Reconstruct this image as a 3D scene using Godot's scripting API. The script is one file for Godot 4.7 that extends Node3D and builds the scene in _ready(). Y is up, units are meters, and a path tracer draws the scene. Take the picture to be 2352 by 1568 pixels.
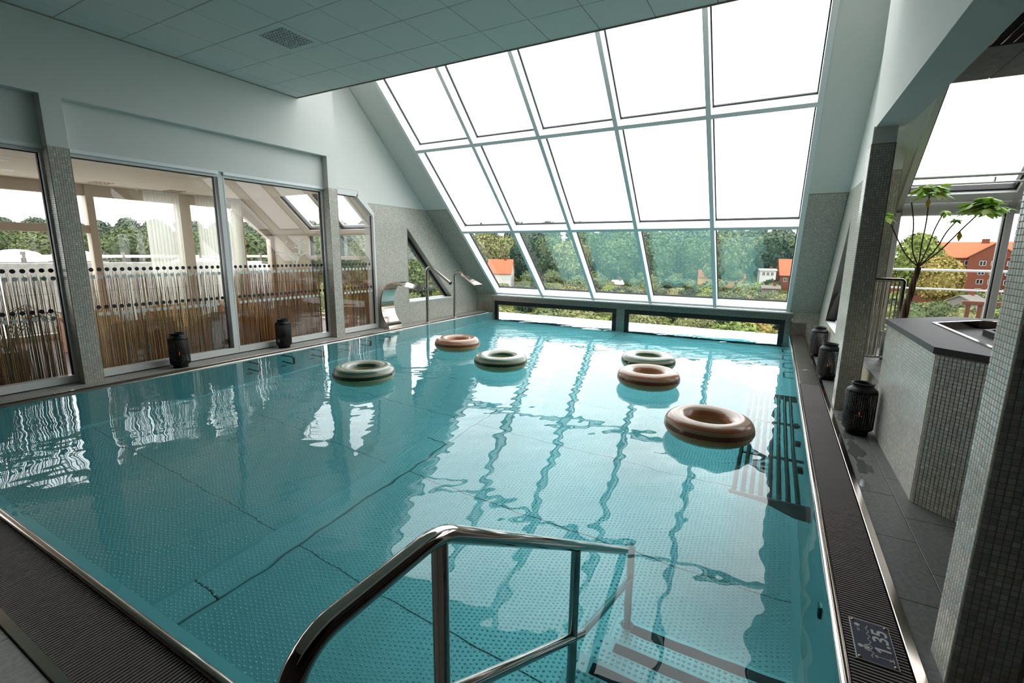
extends Node3D
# Roof-top swimming pool. x runs along the far wall, z towards the viewer, y = 0 is the water.

const W := 7.04            # pool width
const L := 10.18           # pool length
const FOOT := 0.48         # height of the inner foot of the sloping glazing
const ES := Vector3(0, 0.6914, 0.7225)      # up the glazing
const EN := Vector3(0, 0.7225, -0.6914)     # out through the glazing
const XB := -0.368         # face of the left bulkhead and pillars
const XW := -0.55          # left window wall
const XR := 7.52           # right wall
const CEIL := 4.01
const ZC := 5.53           # free edge of the hung ceiling
const PITCH := 0.0225      # mosaic

var M := {}
var taken := {}
var rng := RandomNumberGenerator.new()
var shared := {}


func _ready() -> void:
	rng.seed = 20240611
	view_and_sky()
	materials()
	shell()
	skylight()
	far_windows()
	left_windows()
	pool()
	edges_and_gratings()
	right_side()
	left_room()
	pool_steps()
	handrail()
	massage_bed()
	wall_handles()
	fountains()
	rings()
	lanterns()
	depth_sign()
	hot_tub()
	plant_and_railing()
	ceiling_fittings()
	outside()


func view_and_sky() -> void:
	var cam := Camera3D.new()
	cam.name = "camera"
	cam.fov = 71.90
	cam.position = Vector3(6.673, 1.588, 10.990)
	cam.rotation = Vector3(-0.186, 0.505, 0.0107)
	cam.near = 0.05
	cam.far = 1500.0
	add_child(cam)
	cam.current = true
	var img := Image.create(768, 384, false, Image.FORMAT_RGBF)
	var n := FastNoiseLite.new()
	n.seed = 5
	n.frequency = 1.3
	n.fractal_octaves = 5
	for j in 384:
		var el := PI * (0.5 - (j + 0.5) / 384.0)
		for i in 768:
			var az := TAU * (i + 0.5) / 768.0
			var d := Vector3(cos(az) * cos(el), sin(el), sin(az) * cos(el))
			var c := n.get_noise_3d(d.x * 2.0, d.y * 4.5, d.z * 2.0)
			var t := clampf(0.5 + c * 1.25, 0.0, 1.0)
			img.set_pixel(i, j, Color(0.76, 0.82, 0.85).lerp(Color(0.98, 1.0, 0.99), t))
	var pano := PanoramaSkyMaterial.new()
	pano.panorama = ImageTexture.create_from_image(img)
	var sky := Sky.new()
	sky.sky_material = pano
	var env := Environment.new()
	env.background_mode = Environment.BG_SKY
	env.sky = sky
	env.background_energy_multiplier = 3.8
	env.tonemap_mode = Environment.TONE_MAPPER_LINEAR
	env.tonemap_exposure = 1.34
	env.sdfgi_enabled = true
	env.ssao_enabled = true
	env.ssil_enabled = true
	var we := WorldEnvironment.new()
	we.name = "environment"
	we.environment = env
	add_child(we)


# ---------------------------------------------------------------- naming and grouping
func numbered(called: String, parent: Node) -> String:
	var key := str(parent.get_instance_id()) + called
	taken[key] = taken.get(key, -1) + 1
	return called if taken[key] == 0 else "%s_%03d" % [called, taken[key]]


func hang(o: Node, called: String, parent: Node = self) -> void:
	o.name = numbered(called, parent)
	parent.add_child(o, true)


func tag(o: Node, label: String, category: String, group := "") -> void:
	o.set_meta("label", label)
	o.set_meta("category", category)
	if group != "":
		o.set_meta("group", group)


func structure(o: Node, label := "") -> Node:
	o.set_meta("kind", "structure")
	if label != "":
		o.set_meta("label", label)
	return o


func stuff(o: Node) -> Node:
	o.set_meta("kind", "stuff")
	return o


func thing(called: String, label: String, category: String, at := Vector3.ZERO, turn := 0.0, group := "") -> Node3D:
	var o := Node3D.new()
	hang(o, called)
	o.position = at
	o.rotation.y = turn
	tag(o, label, category, group)
	return o


func setting(called: String, label: String) -> Node3D:
	var o := Node3D.new()
	hang(o, called)
	structure(o, label)
	return o


func part(s, called: String, mat: Material, parent: Node = self) -> MeshInstance3D:
	var o := MeshInstance3D.new()
	if s is SurfaceTool:
		s.generate_normals()
		o.mesh = s.commit()
	else:
		o.mesh = s
	o.material_override = mat
	o.cast_shadow = GeometryInstance3D.SHADOW_CASTING_SETTING_ON
	hang(o, called, parent)
	return o


func another(o: Node3D, at: Vector3, turn: float, label: String, base_name: String) -> Node3D:
	var c: Node3D = o.duplicate()
	hang(c, base_name)
	c.position = at
	c.rotation.y = turn
	if label != "":
		c.set_meta("label", label)
	return c


# ---------------------------------------------------------------- shapes
func st(smooth := false) -> SurfaceTool:
	var s := SurfaceTool.new()
	s.begin(Mesh.PRIMITIVE_TRIANGLES)
	s.set_smooth_group(0 if smooth else -1)
	return s


func tri(s: SurfaceTool, a: Vector3, b: Vector3, c: Vector3) -> void:
	s.add_vertex(a)
	s.add_vertex(b)
	s.add_vertex(c)


func quad(s: SurfaceTool, a: Vector3, b: Vector3, c: Vector3, d: Vector3) -> void:
	tri(s, a, b, c)
	tri(s, a, c, d)


# box given by its centre, size and axes, edges chamfered by b
func box(s: SurfaceTool, c: Vector3, size: Vector3, b := 0.0, ax := Basis.IDENTITY) -> void:
	var h := size * 0.5
	b = minf(b, minf(h.x, minf(h.y, h.z)) * 0.45)
	if b <= 0.0:
		var v := []
		for k in 8:
			v.append(c + ax * Vector3(h.x if k & 1 else -h.x, h.y if k & 2 else -h.y, h.z if k & 4 else -h.z))
		for f in [[0, 1, 3, 2], [5, 4, 6, 7], [4, 0, 2, 6], [1, 5, 7, 3], [2, 3, 7, 6], [4, 5, 1, 0]]:
			quad(s, v[f[0]], v[f[3]], v[f[2]], v[f[1]])
		return
	var p := func(k: int, axis: int) -> Vector3:
		var q := Vector3(h.x if k & 1 else -h.x, h.y if k & 2 else -h.y, h.z if k & 4 else -h.z)
		for a in 3:
			if a != axis:
				q[a] -= signf(q[a]) * b
		return c + ax * q
	for axis in 3:
		var u := (axis + 1) % 3
		var w := (axis + 2) % 3
		for sg in 2:
			var k := (1 << axis) if sg else 0
			var ring := [k, k | (1 << u), k | (1 << u) | (1 << w), k | (1 << w)]
			if sg:
				ring.reverse()
			quad(s, p.call(ring[0], axis), p.call(ring[1], axis), p.call(ring[2], axis), p.call(ring[3], axis))
		for e in 4:
			var k2 := ((1 << u) if e & 1 else 0) | ((1 << w) if e & 2 else 0)
			var k3 := k2 | (1 << axis)
			quad(s, p.call(k2, u), p.call(k3, u), p.call(k3, w), p.call(k2, w))
	for k in 8:
		tri(s, p.call(k, 0), p.call(k, 1), p.call(k, 2))


# box between two corners
func bx(s: SurfaceTool, a: Vector3, b: Vector3, bevel := 0.0) -> void:
	box(s, (a + b) * 0.5, (b - a).abs(), bevel)


# polygon in (u, v) pushed along w; map turns (u, v, w) into a point
func prism(s: SurfaceTool, poly: PackedVector2Array, w0: float, w1: float, to: Callable) -> void:
	var idx := Geometry2D.triangulate_polygon(poly)
	for k in range(0, idx.size(), 3):
		var a := poly[idx[k]]
		var b := poly[idx[k + 1]]
		var c := poly[idx[k + 2]]
		tri(s, to.call(a.x, a.y, w0), to.call(b.x, b.y, w0), to.call(c.x, c.y, w0))
		tri(s, to.call(a.x, a.y, w1), to.call(c.x, c.y, w1), to.call(b.x, b.y, w1))
	for k in poly.size():
		var a := poly[k]
		var b := poly[(k + 1) % poly.size()]
		quad(s, to.call(a.x, a.y, w0), to.call(a.x, a.y, w1), to.call(b.x, b.y, w1), to.call(b.x, b.y, w0))


func across_x(u: float, v: float, w: float) -> Vector3:      # polygon in (z, y), thickness along x
	return Vector3(w, v, u)


func across_z(u: float, v: float, w: float) -> Vector3:      # polygon in (x, y), thickness along z
	return Vector3(u, v, w)


func across_y(u: float, v: float, w: float) -> Vector3:      # polygon in (x, z), thickness along y
	return Vector3(u, w, v)


func on_roof(u: float, v: float, w: float) -> Vector3:       # x, distance up the glazing, distance out of it
	return Vector3(u, FOOT, 0) + ES * v + EN * w


# round the corners of a path
func rounded(pts: Array, r: float, n := 6) -> Array:
	var out := [pts[0]]
	for k in range(1, pts.size() - 1):
		var a: Vector3 = pts[k - 1]
		var b: Vector3 = pts[k]
		var c: Vector3 = pts[k + 1]
		var d := minf(r, minf(a.distance_to(b), b.distance_to(c)) * 0.48)
		var p := b + (a - b).normalized() * d
		var q := b + (c - b).normalized() * d
		for i in n + 1:
			var t := float(i) / n
			out.append(p.lerp(b, t).lerp(b.lerp(q, t), t))
	out.append(pts[-1])
	return out


# tube along a path; r is a number or an array of radii, one per point
func tube(s: SurfaceTool, pts: Array, r, n := 10, caps := true) -> void:
	var rings := []
	var t0: Vector3 = (pts[1] - pts[0]).normalized()
	var up := Vector3.UP if absf(t0.y) < 0.9 else Vector3.RIGHT
	var side := t0.cross(up).normalized()
	for k in pts.size():
		var t: Vector3
		if k == 0:
			t = t0
		elif k == pts.size() - 1:
			t = (pts[k] - pts[k - 1]).normalized()
		else:
			t = ((pts[k] - pts[k - 1]).normalized() + (pts[k + 1] - pts[k]).normalized()).normalized()
		side = (side - t * side.dot(t)).normalized()
		var other := t.cross(side)
		var rr: float = r[k] if r is Array else r
		var ring := []
		for i in n:
			var a := TAU * i / n
			ring.append(pts[k] + (side * cos(a) + other * sin(a)) * rr)
		rings.append(ring)
	for k in pts.size() - 1:
		for i in n:
			var j := (i + 1) % n
			quad(s, rings[k][i], rings[k][j], rings[k + 1][j], rings[k + 1][i])
	if caps:
		s.set_smooth_group(-1)
		for i in n:
			var j := (i + 1) % n
			tri(s, pts[0], rings[0][j], rings[0][i])
			tri(s, pts[-1], rings[-1][i], rings[-1][j])
		s.set_smooth_group(0)


# surface of revolution round a vertical axis; profile of (radius, height)
func lathe(s: SurfaceTool, prof: Array, n := 24, c := Vector3.ZERO) -> void:
	for k in prof.size() - 1:
		for i in n:
			var a := TAU * i / n
			var b := TAU * (i + 1) / n
			var p: Vector2 = prof[k]
			var q: Vector2 = prof[k + 1]
			var p0 := c + Vector3(cos(a) * p.x, p.y, sin(a) * p.x)
			var p1 := c + Vector3(cos(b) * p.x, p.y, sin(b) * p.x)
			var q0 := c + Vector3(cos(a) * q.x, q.y, sin(a) * q.x)
			var q1 := c + Vector3(cos(b) * q.x, q.y, sin(b) * q.x)
			if p.x > 1e-5:
				tri(s, p0, p1, q1)
			if q.x > 1e-5:
				tri(s, p0, q1, q0)


# flat disc with thickness, in the plane of u and v
func disc(s: SurfaceTool, c: Vector3, u: Vector3, v: Vector3, r: float, thick: float, n := 20) -> void:
	var w := u.cross(v).normalized() * thick
	for i in n:
		var a := TAU * i / n
		var b := TAU * (i + 1) / n
		var p := c + (u * cos(a) + v * sin(a)) * r
		var q := c + (u * cos(b) + v * sin(b)) * r
		tri(s, c + w, p + w, q + w)
		tri(s, c, q, p)
		quad(s, p, q, q + w, p + w)


# one mesh out of packed arrays
func packed(v: PackedVector3Array, n: PackedVector3Array, c: PackedColorArray, i: PackedInt32Array) -> ArrayMesh:
	var arr := []
	arr.resize(Mesh.ARRAY_MAX)
	arr[Mesh.ARRAY_VERTEX] = v
	arr[Mesh.ARRAY_NORMAL] = n
	if c.size():
		arr[Mesh.ARRAY_COLOR] = c
	arr[Mesh.ARRAY_INDEX] = i
	var m := ArrayMesh.new()
	m.add_surface_from_arrays(Mesh.PRIMITIVE_TRIANGLES, arr)
	return m


# small glass mosaic: bevelled tiles on a plane, kept where inside(u, v) holds
func mosaic(parent: Node, origin: Vector3, u: Vector3, v: Vector3, w: float, h: float, inside = null) -> void:
	var nrm := u.cross(v).normalized()
	var e := PITCH * 0.5 - 0.0013
	var f := e - 0.0012
	var rise := 0.0025
	var pos := PackedVector3Array()
	var nor := PackedVector3Array()
	var col := PackedColorArray()
	var idx := PackedInt32Array()
	var su := [-1.0, 1.0, 1.0, -1.0]
	var sv := [-1.0, -1.0, 1.0, 1.0]
	for j in int(h / PITCH):
		for i in int(w / PITCH):
			var a := (i + 0.5) * PITCH
			var b := (j + 0.5) * PITCH
			if inside != null and not inside.call(a, b):
				continue
			var g := rng.randf_range(0.82, 1.12)
			var hue := rng.randf()
			var c := Color(0.48, 0.455, 0.395)
			if hue < 0.22:
				c = Color(0.43, 0.455, 0.415)
			elif hue < 0.34:
				c = Color(0.51, 0.45, 0.39)
			elif hue > 0.94:
				c = Color(0.57, 0.565, 0.50)
			c = Color(c.r * g, c.g * g, c.b * g)
			var tilt := (nrm + u * rng.randfn(0, 0.012) + v * rng.randfn(0, 0.012)).normalized()
			var o := origin + u * a + v * b
			var n0 := pos.size()
			for k in 4:
				pos.append(o + (u * su[k] + v * sv[k]) * f + nrm * rise)
				nor.append(tilt)
				col.append(c)
			idx.append_array(PackedInt32Array([n0 + 2, n0 + 1, n0, n0 + 3, n0 + 2, n0]))
			for k in 4:
				pos.append(o + (u * su[k] + v * sv[k]) * e)
				nor.append((nrm * 0.3 + u * su[k] + v * sv[k]).normalized())
				col.append(c)
			for k in 4:
				var q := (k + 1) % 4
				idx.append_array(PackedInt32Array([n0 + k, n0 + q, n0 + 4 + q, n0 + k, n0 + 4 + q, n0 + 4 + k]))
	stuff(part(packed(pos, nor, col, idx), "mosaic_tiles", M.mosaic, parent))


# domed studs standing on a plate, joined into one mesh
func studs(parent: Node, called: String, pts: Array, r: float, h: float, m: Material) -> void:
	var pos := PackedVector3Array()
	var nor := PackedVector3Array()
	var idx := PackedInt32Array()
	var ring := []
	for k in 5:
		ring.append(Vector3(cos(TAU * k / 5), 0, sin(TAU * k / 5)))
	for p in pts:
		var n0 := pos.size()
		for k in 5:
			pos.append(p + ring[k] * r)
			nor.append((ring[k] + Vector3(0, 0.35, 0)).normalized())
		for k in 5:
			pos.append(p + ring[k] * r * 0.62 + Vector3(0, h * 0.75, 0))
			nor.append((ring[k] * 0.75 + Vector3(0, 0.7, 0)).normalized())
		pos.append(p + Vector3(0, h, 0))
		nor.append(Vector3.UP)
		for k in 5:
			var q := (k + 1) % 5
			idx.append_array(PackedInt32Array([n0 + k, n0 + q, n0 + 5 + q, n0 + k, n0 + 5 + q, n0 + 5 + k, n0 + 5 + k, n0 + 5 + q, n0 + 10]))
	stuff(part(packed(pos, nor, PackedColorArray(), idx), called, m, parent))


# ---------------------------------------------------------------- materials
func noise_tex(freq: float, size := 512, oct := 4, ramp = null, seed_ := 1, normal := false, kind := FastNoiseLite.TYPE_SIMPLEX_SMOOTH) -> NoiseTexture2D:
	var n := FastNoiseLite.new()
	n.noise_type = kind
	n.seed = seed_
	n.frequency = freq
	n.fractal_octaves = oct
	var t := NoiseTexture2D.new()
	t.width = size
	t.height = size
	t.seamless = true
	t.noise = n
	if ramp != null:
		var g := Gradient.new()
		g.offsets = PackedFloat32Array(ramp[0])
		g.colors = PackedColorArray(ramp[1])
		t.color_ramp = g
	if normal:
		t.as_normal_map = true
		t.bump_strength = 4.0
	return t


func mat(c: Color, rough := 0.6, metal := 0.0) -> StandardMaterial3D:
	var m := StandardMaterial3D.new()
	m.albedo_color = c
	m.roughness = rough
	m.metallic = metal
	if rough >= 0.75:
		m.specular_mode = BaseMaterial3D.SPECULAR_DISABLED
	return m


func textured(m: StandardMaterial3D, lo: Color, hi: Color, freq: float, scale: float, seed_ := 1, oct := 4) -> StandardMaterial3D:
	m.albedo_texture = noise_tex(freq, 512, oct, [[0.25, 0.75], [lo, hi]], seed_)
	m.uv1_triplanar = true
	m.uv1_world_triplanar = true
	m.uv1_scale = Vector3.ONE * scale
	return m


func bumped(m: StandardMaterial3D, freq: float, depth_cm: float, scale: float, seed_ := 3) -> StandardMaterial3D:
	m.heightmap_enabled = true
	m.heightmap_texture = noise_tex(freq, 512, 3, null, seed_)
	m.heightmap_scale = depth_cm
	m.uv1_triplanar = true
	m.uv1_world_triplanar = true
	m.uv1_scale = Vector3.ONE * scale
	return m


func glass(alpha := 0.03) -> StandardMaterial3D:
	var m := mat(Color(0.62, 0.70, 0.68, alpha), 0.0)
	m.transparency = BaseMaterial3D.TRANSPARENCY_ALPHA
	return m


func materials() -> void:
	M.paint = mat(Color(0.838, 0.84, 0.822), 0.75)
	M.ceiling = M.paint
	M.shaded_ceiling = mat(Color(0.20, 0.20, 0.20), 0.9)  # darkened copy of the ceiling paint, shade over the tub in its colour
	M.white_metal = mat(Color(0.88, 0.89, 0.89), 0.35)
	M.grey_metal = mat(Color(0.80, 0.805, 0.795), 0.4, 0.0)
	M.grout = mat(Color(0.60, 0.57, 0.51), 0.85)
	M.mosaic = mat(Color(1, 1, 1), 0.3, 0.05)
	M.mosaic.vertex_color_use_as_albedo = true
	M.condensation = mat(Color(0.66, 0.88, 0.84, 0.065), 0.9)
	M.condensation.transparency = BaseMaterial3D.TRANSPARENCY_ALPHA
	M.condensation.backlight_enabled = true
	M.condensation.backlight = Color(0.68, 0.92, 0.88)
	M.gasket = mat(Color(0.085, 0.07, 0.065), 0.55)
	M.black_frame = mat(Color(0.045, 0.045, 0.05), 0.45)
	M.glass = glass(0.0)
	M.steel = textured(mat(Color(1, 1, 1), 0.3, 1.0), Color(0.58, 0.55, 0.52), Color(0.66, 0.63, 0.60), 0.03, 1.3, 9)
	M.polished = mat(Color(0.70, 0.66, 0.62), 0.12, 1.0)
	M.chrome = mat(Color(0.72, 0.68, 0.65), 0.07, 1.0)
	M.basin = mat(Color(0.775, 0.793, 0.788), 0.42, 0.35)
	M.basin_stud = mat(Color(0.90, 0.92, 0.915), 0.28, 0.4)
	M.cover_plate = mat(Color(0.82, 0.835, 0.83), 0.4, 0.3)
	M.water = mat(Color(0.44, 0.80, 0.84, 0.0), 0.0)
	M.water.refraction_enabled = true
	M.water.refraction_scale = 0.0333
	M.water.transparency = BaseMaterial3D.TRANSPARENCY_ALPHA
	M.grating = mat(Color(0.42, 0.39, 0.38), 0.55)
	M.trough = mat(Color(0.40, 0.385, 0.375), 0.6)
	M.deck = bumped(textured(mat(Color(1, 1, 1), 0.45), Color(0.34, 0.345, 0.335), Color(0.40, 0.40, 0.385), 0.03, 1.0, 6), 0.3, 0.05, 2.0)
	M.deck_light = bumped(textured(mat(Color(1, 1, 1), 0.5), Color(0.55, 0.545, 0.52), Color(0.61, 0.60, 0.575), 0.03, 1.0, 7), 0.3, 0.05, 2.0)
	M.joint = mat(Color(0.16, 0.16, 0.155), 0.9)
	M.wet = mat(Color(0.33, 0.335, 0.325), 0.1)
	M.strip = mat(Color(0.05, 0.045, 0.045), 0.6)
	M.dot_black = mat(Color(0.05, 0.05, 0.055), 0.6)
	M.dot_grey = mat(Color(0.72, 0.75, 0.73), 0.7)
	M.lantern = mat(Color(0.035, 0.035, 0.04), 0.5, 0.3)
	M.candle = mat(Color(0.45, 0.40, 0.36), 0.6)
	M.flame = mat(Color(1.0, 0.55, 0.25), 0.6)
	M.flame.emission_enabled = true
	M.flame.emission = Color(1.0, 0.42, 0.16)
	M.flame.emission_energy_multiplier = 0.8
	M.bed_steel = mat(Color(0.40, 0.36, 0.34), 0.16, 1.0)
	M.vinyl = mat(Color(1, 1, 1), 0.28)
	M.vinyl.vertex_color_use_as_albedo = true
	M.vinyl.backlight_enabled = true
	M.vinyl.backlight = Color(0.5, 0.5, 0.5)
	M.vinyl.clearcoat_enabled = true
	M.vinyl.clearcoat = 0.4
	M.vinyl.clearcoat_roughness = 0.15
	M.reed = mat(Color(1, 1, 1), 0.7)
	M.reed.vertex_color_use_as_albedo = true
	M.room_wall = mat(Color(0.80, 0.76, 0.70), 0.8)
	M.room_ceiling = mat(Color(0.88, 0.85, 0.805), 0.85)
	M.room_floor = textured(mat(Color(1, 1, 1), 0.5), Color(0.34, 0.24, 0.16), Color(0.44, 0.31, 0.21), 0.02, 0.9, 16)
	M.curtain = mat(Color(0.95, 0.95, 0.93, 0.72), 0.9)
	M.curtain.transparency = BaseMaterial3D.TRANSPARENCY_ALPHA
	M.curtain.backlight_enabled = true
	M.curtain.backlight = Color(0.95, 0.95, 0.92)
	M.tan = textured(mat(Color(1, 1, 1), 0.7), Color(0.55, 0.36, 0.22), Color(0.68, 0.47, 0.30), 0.05, 2.0, 17)
	M.cushion = textured(mat(Color(1, 1, 1), 0.9), Color(0.72, 0.60, 0.44), Color(0.80, 0.68, 0.52), 0.03, 2.0, 18)
	M.decor = mat(Color(0.88, 0.87, 0.82), 0.6)
	M.stone = bumped(textured(mat(Color(1, 1, 1), 0.6), Color(0.10, 0.078, 0.074), Color(0.135, 0.108, 0.10), 0.06, 2.0, 19), 0.3, 0.05, 3.0)
	M.tub_water = mat(Color(0.10, 0.12, 0.13), 0.03)
	M.leaf = mat(Color(1, 1, 1), 0.5)
	M.leaf.vertex_color_use_as_albedo = true
	M.leaf.backlight_enabled = true
	M.leaf.backlight = Color(0.55, 0.65, 0.20)
	M.stem = mat(Color(0.30, 0.20, 0.13), 0.7)
	M.foliage = mat(Color(1, 1, 1), 0.8)
	M.foliage.vertex_color_use_as_albedo = true
	M.foliage.backlight_enabled = true
	M.foliage.backlight = Color(0.30, 0.32, 0.14)
	M.crown = mat(Color(0.17, 0.22, 0.10), 0.95)
	M.bark = mat(Color(0.24, 0.19, 0.14), 0.9)
	M.ground = textured(mat(Color(1, 1, 1), 0.95), Color(0.20, 0.23, 0.11), Color(0.36, 0.36, 0.20), 0.02, 0.05, 23, 6)
	M.brick = textured(mat(Color(1, 1, 1), 0.85), Color(0.36, 0.215, 0.17), Color(0.43, 0.265, 0.21), 0.05, 0.3, 24)
	M.roof = textured(mat(Color(1, 1, 1), 0.8), Color(0.55, 0.345, 0.25), Color(0.62, 0.40, 0.30), 0.05, 0.3, 25)
	M.render_white = mat(Color(0.70, 0.69, 0.66), 0.8)
	M.render_yellow = mat(Color(0.86, 0.66, 0.42), 0.8)
	M.pane_dark = mat(Color(0.10, 0.12, 0.14), 0.08)
	M.roof_white = textured(mat(Color(1, 1, 1), 0.7), Color(0.80, 0.81, 0.80), Color(0.88, 0.885, 0.875), 0.03, 0.5, 26)
	M.roof_grey = mat(Color(0.42, 0.40, 0.38), 0.8)
	M.wood = textured(mat(Color(1, 1, 1), 0.65), Color(0.36, 0.20, 0.13), Color(0.47, 0.28, 0.18), 0.06, 2.0, 27)
	M.sign_blue = mat(Color(0.09, 0.115, 0.22), 0.7)
	M.sign_light = mat(Color(0.66, 0.66, 0.64), 0.45)
	M.brass = mat(Color(0.62, 0.52, 0.42), 0.35, 0.9)
	M.far_grey = mat(Color(0.46, 0.47, 0.49), 0.9)
	M.dark_steel = mat(Color(0.20, 0.165, 0.15), 0.35, 0.4)
	M.dark_wall = textured(mat(Color(1, 1, 1), 0.8), Color(0.20, 0.18, 0.17), Color(0.24, 0.22, 0.21), 0.02, 0.5, 31)  # unseen walls, coloured dark so less light bounces onto near-facing sides
	M.shaded_bay_tile = textured(mat(Color(1, 1, 1), 0.85), Color(0.48, 0.46, 0.45), Color(0.52, 0.50, 0.49), 0.02, 0.7, 30)  # ceiling tile greyed down, the bay's lack of light put into the colour


# ---------------------------------------------------------------- the room
func roof_y(z: float) -> float:
	return FOOT + z * 0.957


func in_triangle(z: float, y: float, grow := 0.0) -> bool:      # the three-cornered side windows
	return z < 2.77 + grow and y > 0.475 - grow and y < 0.475 + (z - 1.16) * 1.003 + grow * 1.4


func side_wall(node: Node3D, x0: float, x1: float, upper: PackedVector2Array) -> void:
	var s := st()
	prism(s, upper, x0, x1, across_x)
	prism(s, PackedVector2Array([Vector2(-0.02, -0.1), Vector2(2.77, -0.1), Vector2(2.77, 0.475), Vector2(1.16, 0.475), Vector2(2.77, 2.09), Vector2(2.77, 3.131), Vector2(-0.02, 0.48)]), x0, x1, across_x)
	part(s, "plaster", M.paint, node)


func pillar(x0: float, x1: float, z0: float, z1: float, top: float, tiled: float, label: String, faces: Array) -> void:
	var p := setting("pillar", label)
	var s := st()
	bx(s, Vector3(x0, -0.02, z0), Vector3(x1, top, z1), 0.003)
	part(s, "shaft", M.paint, p)
	var g := st()
	bx(g, Vector3(x0 - 0.002, -0.02, z0 - 0.002), Vector3(x1 + 0.002, tiled, z1 + 0.002), 0.002)
	part(g, "grout_coat", M.grout, p)
	if "x" in faces:
		mosaic(p, Vector3(x1 + 0.002, 0.0, z1 + 0.001), Vector3(0, 0, -1), Vector3.UP, z1 - z0 + 0.003, tiled)
	if "-x" in faces:
		mosaic(p, Vector3(x0 - 0.002, 0.0, z0 - 0.001), Vector3(0, 0, 1), Vector3.UP, z1 - z0 + 0.003, tiled)
	if "z" in faces:
		mosaic(p, Vector3(x0 - 0.001, 0.0, z1 + 0.002), Vector3(1, 0, 0), Vector3.UP, x1 - x0 + 0.003, tiled)


func shell() -> void:
	# left side
	var wl := setting("wall_left", "white painted left wall with glass mosaic below")
	var s := st()
	prism(s, PackedVector2Array([Vector2(4.80, 3.21), Vector2(13.5, 3.21), Vector2(13.5, 5.9), Vector2(5.66, 5.9), Vector2(4.80, 5.07)]), XB - 0.3, XB, across_x)
	part(s, "bulkhead", M.paint, wl)
	s = st()
	bx(s, Vector3(-0.66, 2.695, 5.0), Vector3(-0.49, 3.22, 8.54))
	part(s, "upper_panel", M.paint, wl)
	s = st()
	bx(s, Vector3(-0.66, 2.695, 8.71), Vector3(-0.49, 3.22, 13.5))
	part(s, "upper_panel", M.paint, wl)
	side_wall(wl, XW - 0.25, XW, PackedVector2Array([Vector2(2.77, -0.1), Vector2(3.78, -0.1), Vector2(3.78, 2.32), Vector2(4.18, 2.735), Vector2(4.82, 2.735), Vector2(4.82, 5.08), Vector2(2.77, 3.131)]))
	s = st()
	var coat := PackedVector2Array([Vector2(0, 0.0), Vector2(2.77, 0.0), Vector2(2.77, 0.475), Vector2(1.16, 0.475), Vector2(2.77, 2.09), Vector2(2.77, 2.53), Vector2(2.142, 2.53), Vector2(0, 0.48)])
	prism(s, coat, XW - 0.2, XW + 0.003, across_x)
	prism(s, PackedVector2Array([Vector2(2.77, 0), Vector2(3.74, 0), Vector2(3.74, 2.35), Vector2(3.915, 2.53), Vector2(2.77, 2.53)]), XW - 0.2, XW + 0.003, across_x)
	part(s, "grout_coat", M.grout, wl)
	mosaic(wl, Vector3(XW + 0.003, 0.0, 3.92), Vector3(0, 0, -1), Vector3.UP, 3.92, 2.53, func(a, b):
		var z: float = 3.92 - a
		return not in_triangle(z, b, 0.015) and b < roof_y(z) and (z < 3.735 or b > 2.36 + (z - 3.74)))
	s = st()
	bx(s, Vector3(XW - 0.6, 2.7, 8.6), Vector3(XW - 0.2, 2.9, 13.5))
	part(s, "lintel", M.paint, wl)

	pillar(XB - 0.27, XB, 8.53, 8.72, 3.215, 2.68, "mosaic clad pillar between the reed screened windows", ["x", "z"])
	pillar(XB - 0.27, XB, 4.81, 5.005, 3.215, 2.68, "mosaic clad pillar beside the window with the cut corner", ["x", "z"])

	# sloping strips either side of the glazing, and the corner below the left one
	var strips := [[XW - 0.25, 0.075], [7.0, XR + 0.25]]
	for k in 2:
		var cs := setting("ceiling_slope", ["sloping plaster strip left of the roof glazing", "sloping plaster strip right of the roof glazing"][k])
		s = st()
		prism(s, PackedVector2Array([Vector2(strips[k][0], -0.02), Vector2(strips[k][1], -0.02), Vector2(strips[k][1], 7.9), Vector2(strips[k][0], 7.9)]), 0.004, 0.25, on_roof)
		part(s, "plaster", M.paint, cs)
		var xa: float = XW if k == 0 else 7.005
		var xe: float = 0.07 if k == 0 else XR
		s = st()
		prism(s, PackedVector2Array([Vector2(xa, 0), Vector2(xe, 0), Vector2(xe, 2.965), Vector2(xa, 2.965)]), 0.0, 0.05, on_roof)
		part(s, "grout_coat", M.grout, cs)
		mosaic(cs, on_roof(xa, 0, 0), Vector3(1, 0, 0), ES, xe - xa, 2.965)
	var wf := setting("wall_far", "low far wall with mosaic corners and steel plates")
	s = st()
	bx(s, Vector3(XW - 0.25, -0.1, -0.25), Vector3(-0.02, FOOT + 0.02, -0.003))
	bx(s, Vector3(7.06, -0.1, -0.25), Vector3(XR + 0.25, FOOT + 0.02, -0.003))
	part(s, "plaster", M.grout, wf)
	mosaic(wf, Vector3(XW, 0, -0.002), Vector3(1, 0, 0), Vector3.UP, 0.53, FOOT)
	mosaic(wf, Vector3(7.06, 0, -0.002), Vector3(1, 0, 0), Vector3.UP, 0.46, FOOT)
	s = st()
	bx(s, Vector3(-0.353, -0.02, 0), Vector3(-0.02, 0.285, 0.012), 0.002)
	part(s, "corner_plate", M.steel, wf)
	s = st()
	bx(s, Vector3(7.06, -0.02, 0), Vector3(7.31, 0.265, 0.012), 0.002)
	part(s, "corner_plate", M.steel, wf)

	# ceiling of square tiles hung over the near half
	var ce := setting("ceiling", "hung ceiling of square pale tiles")
	s = st()
	bx(s, Vector3(XB - 0.1, 4.034, ZC), Vector3(7.6, 4.2, 13.6))
	part(s, "slab", M.joint, ce)
	var xs := [XB]
	for k in 13:
		xs.append(-0.082 + 0.6 * k)
	xs.append(7.365)
	var zs := [ZC, 6.1]
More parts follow.
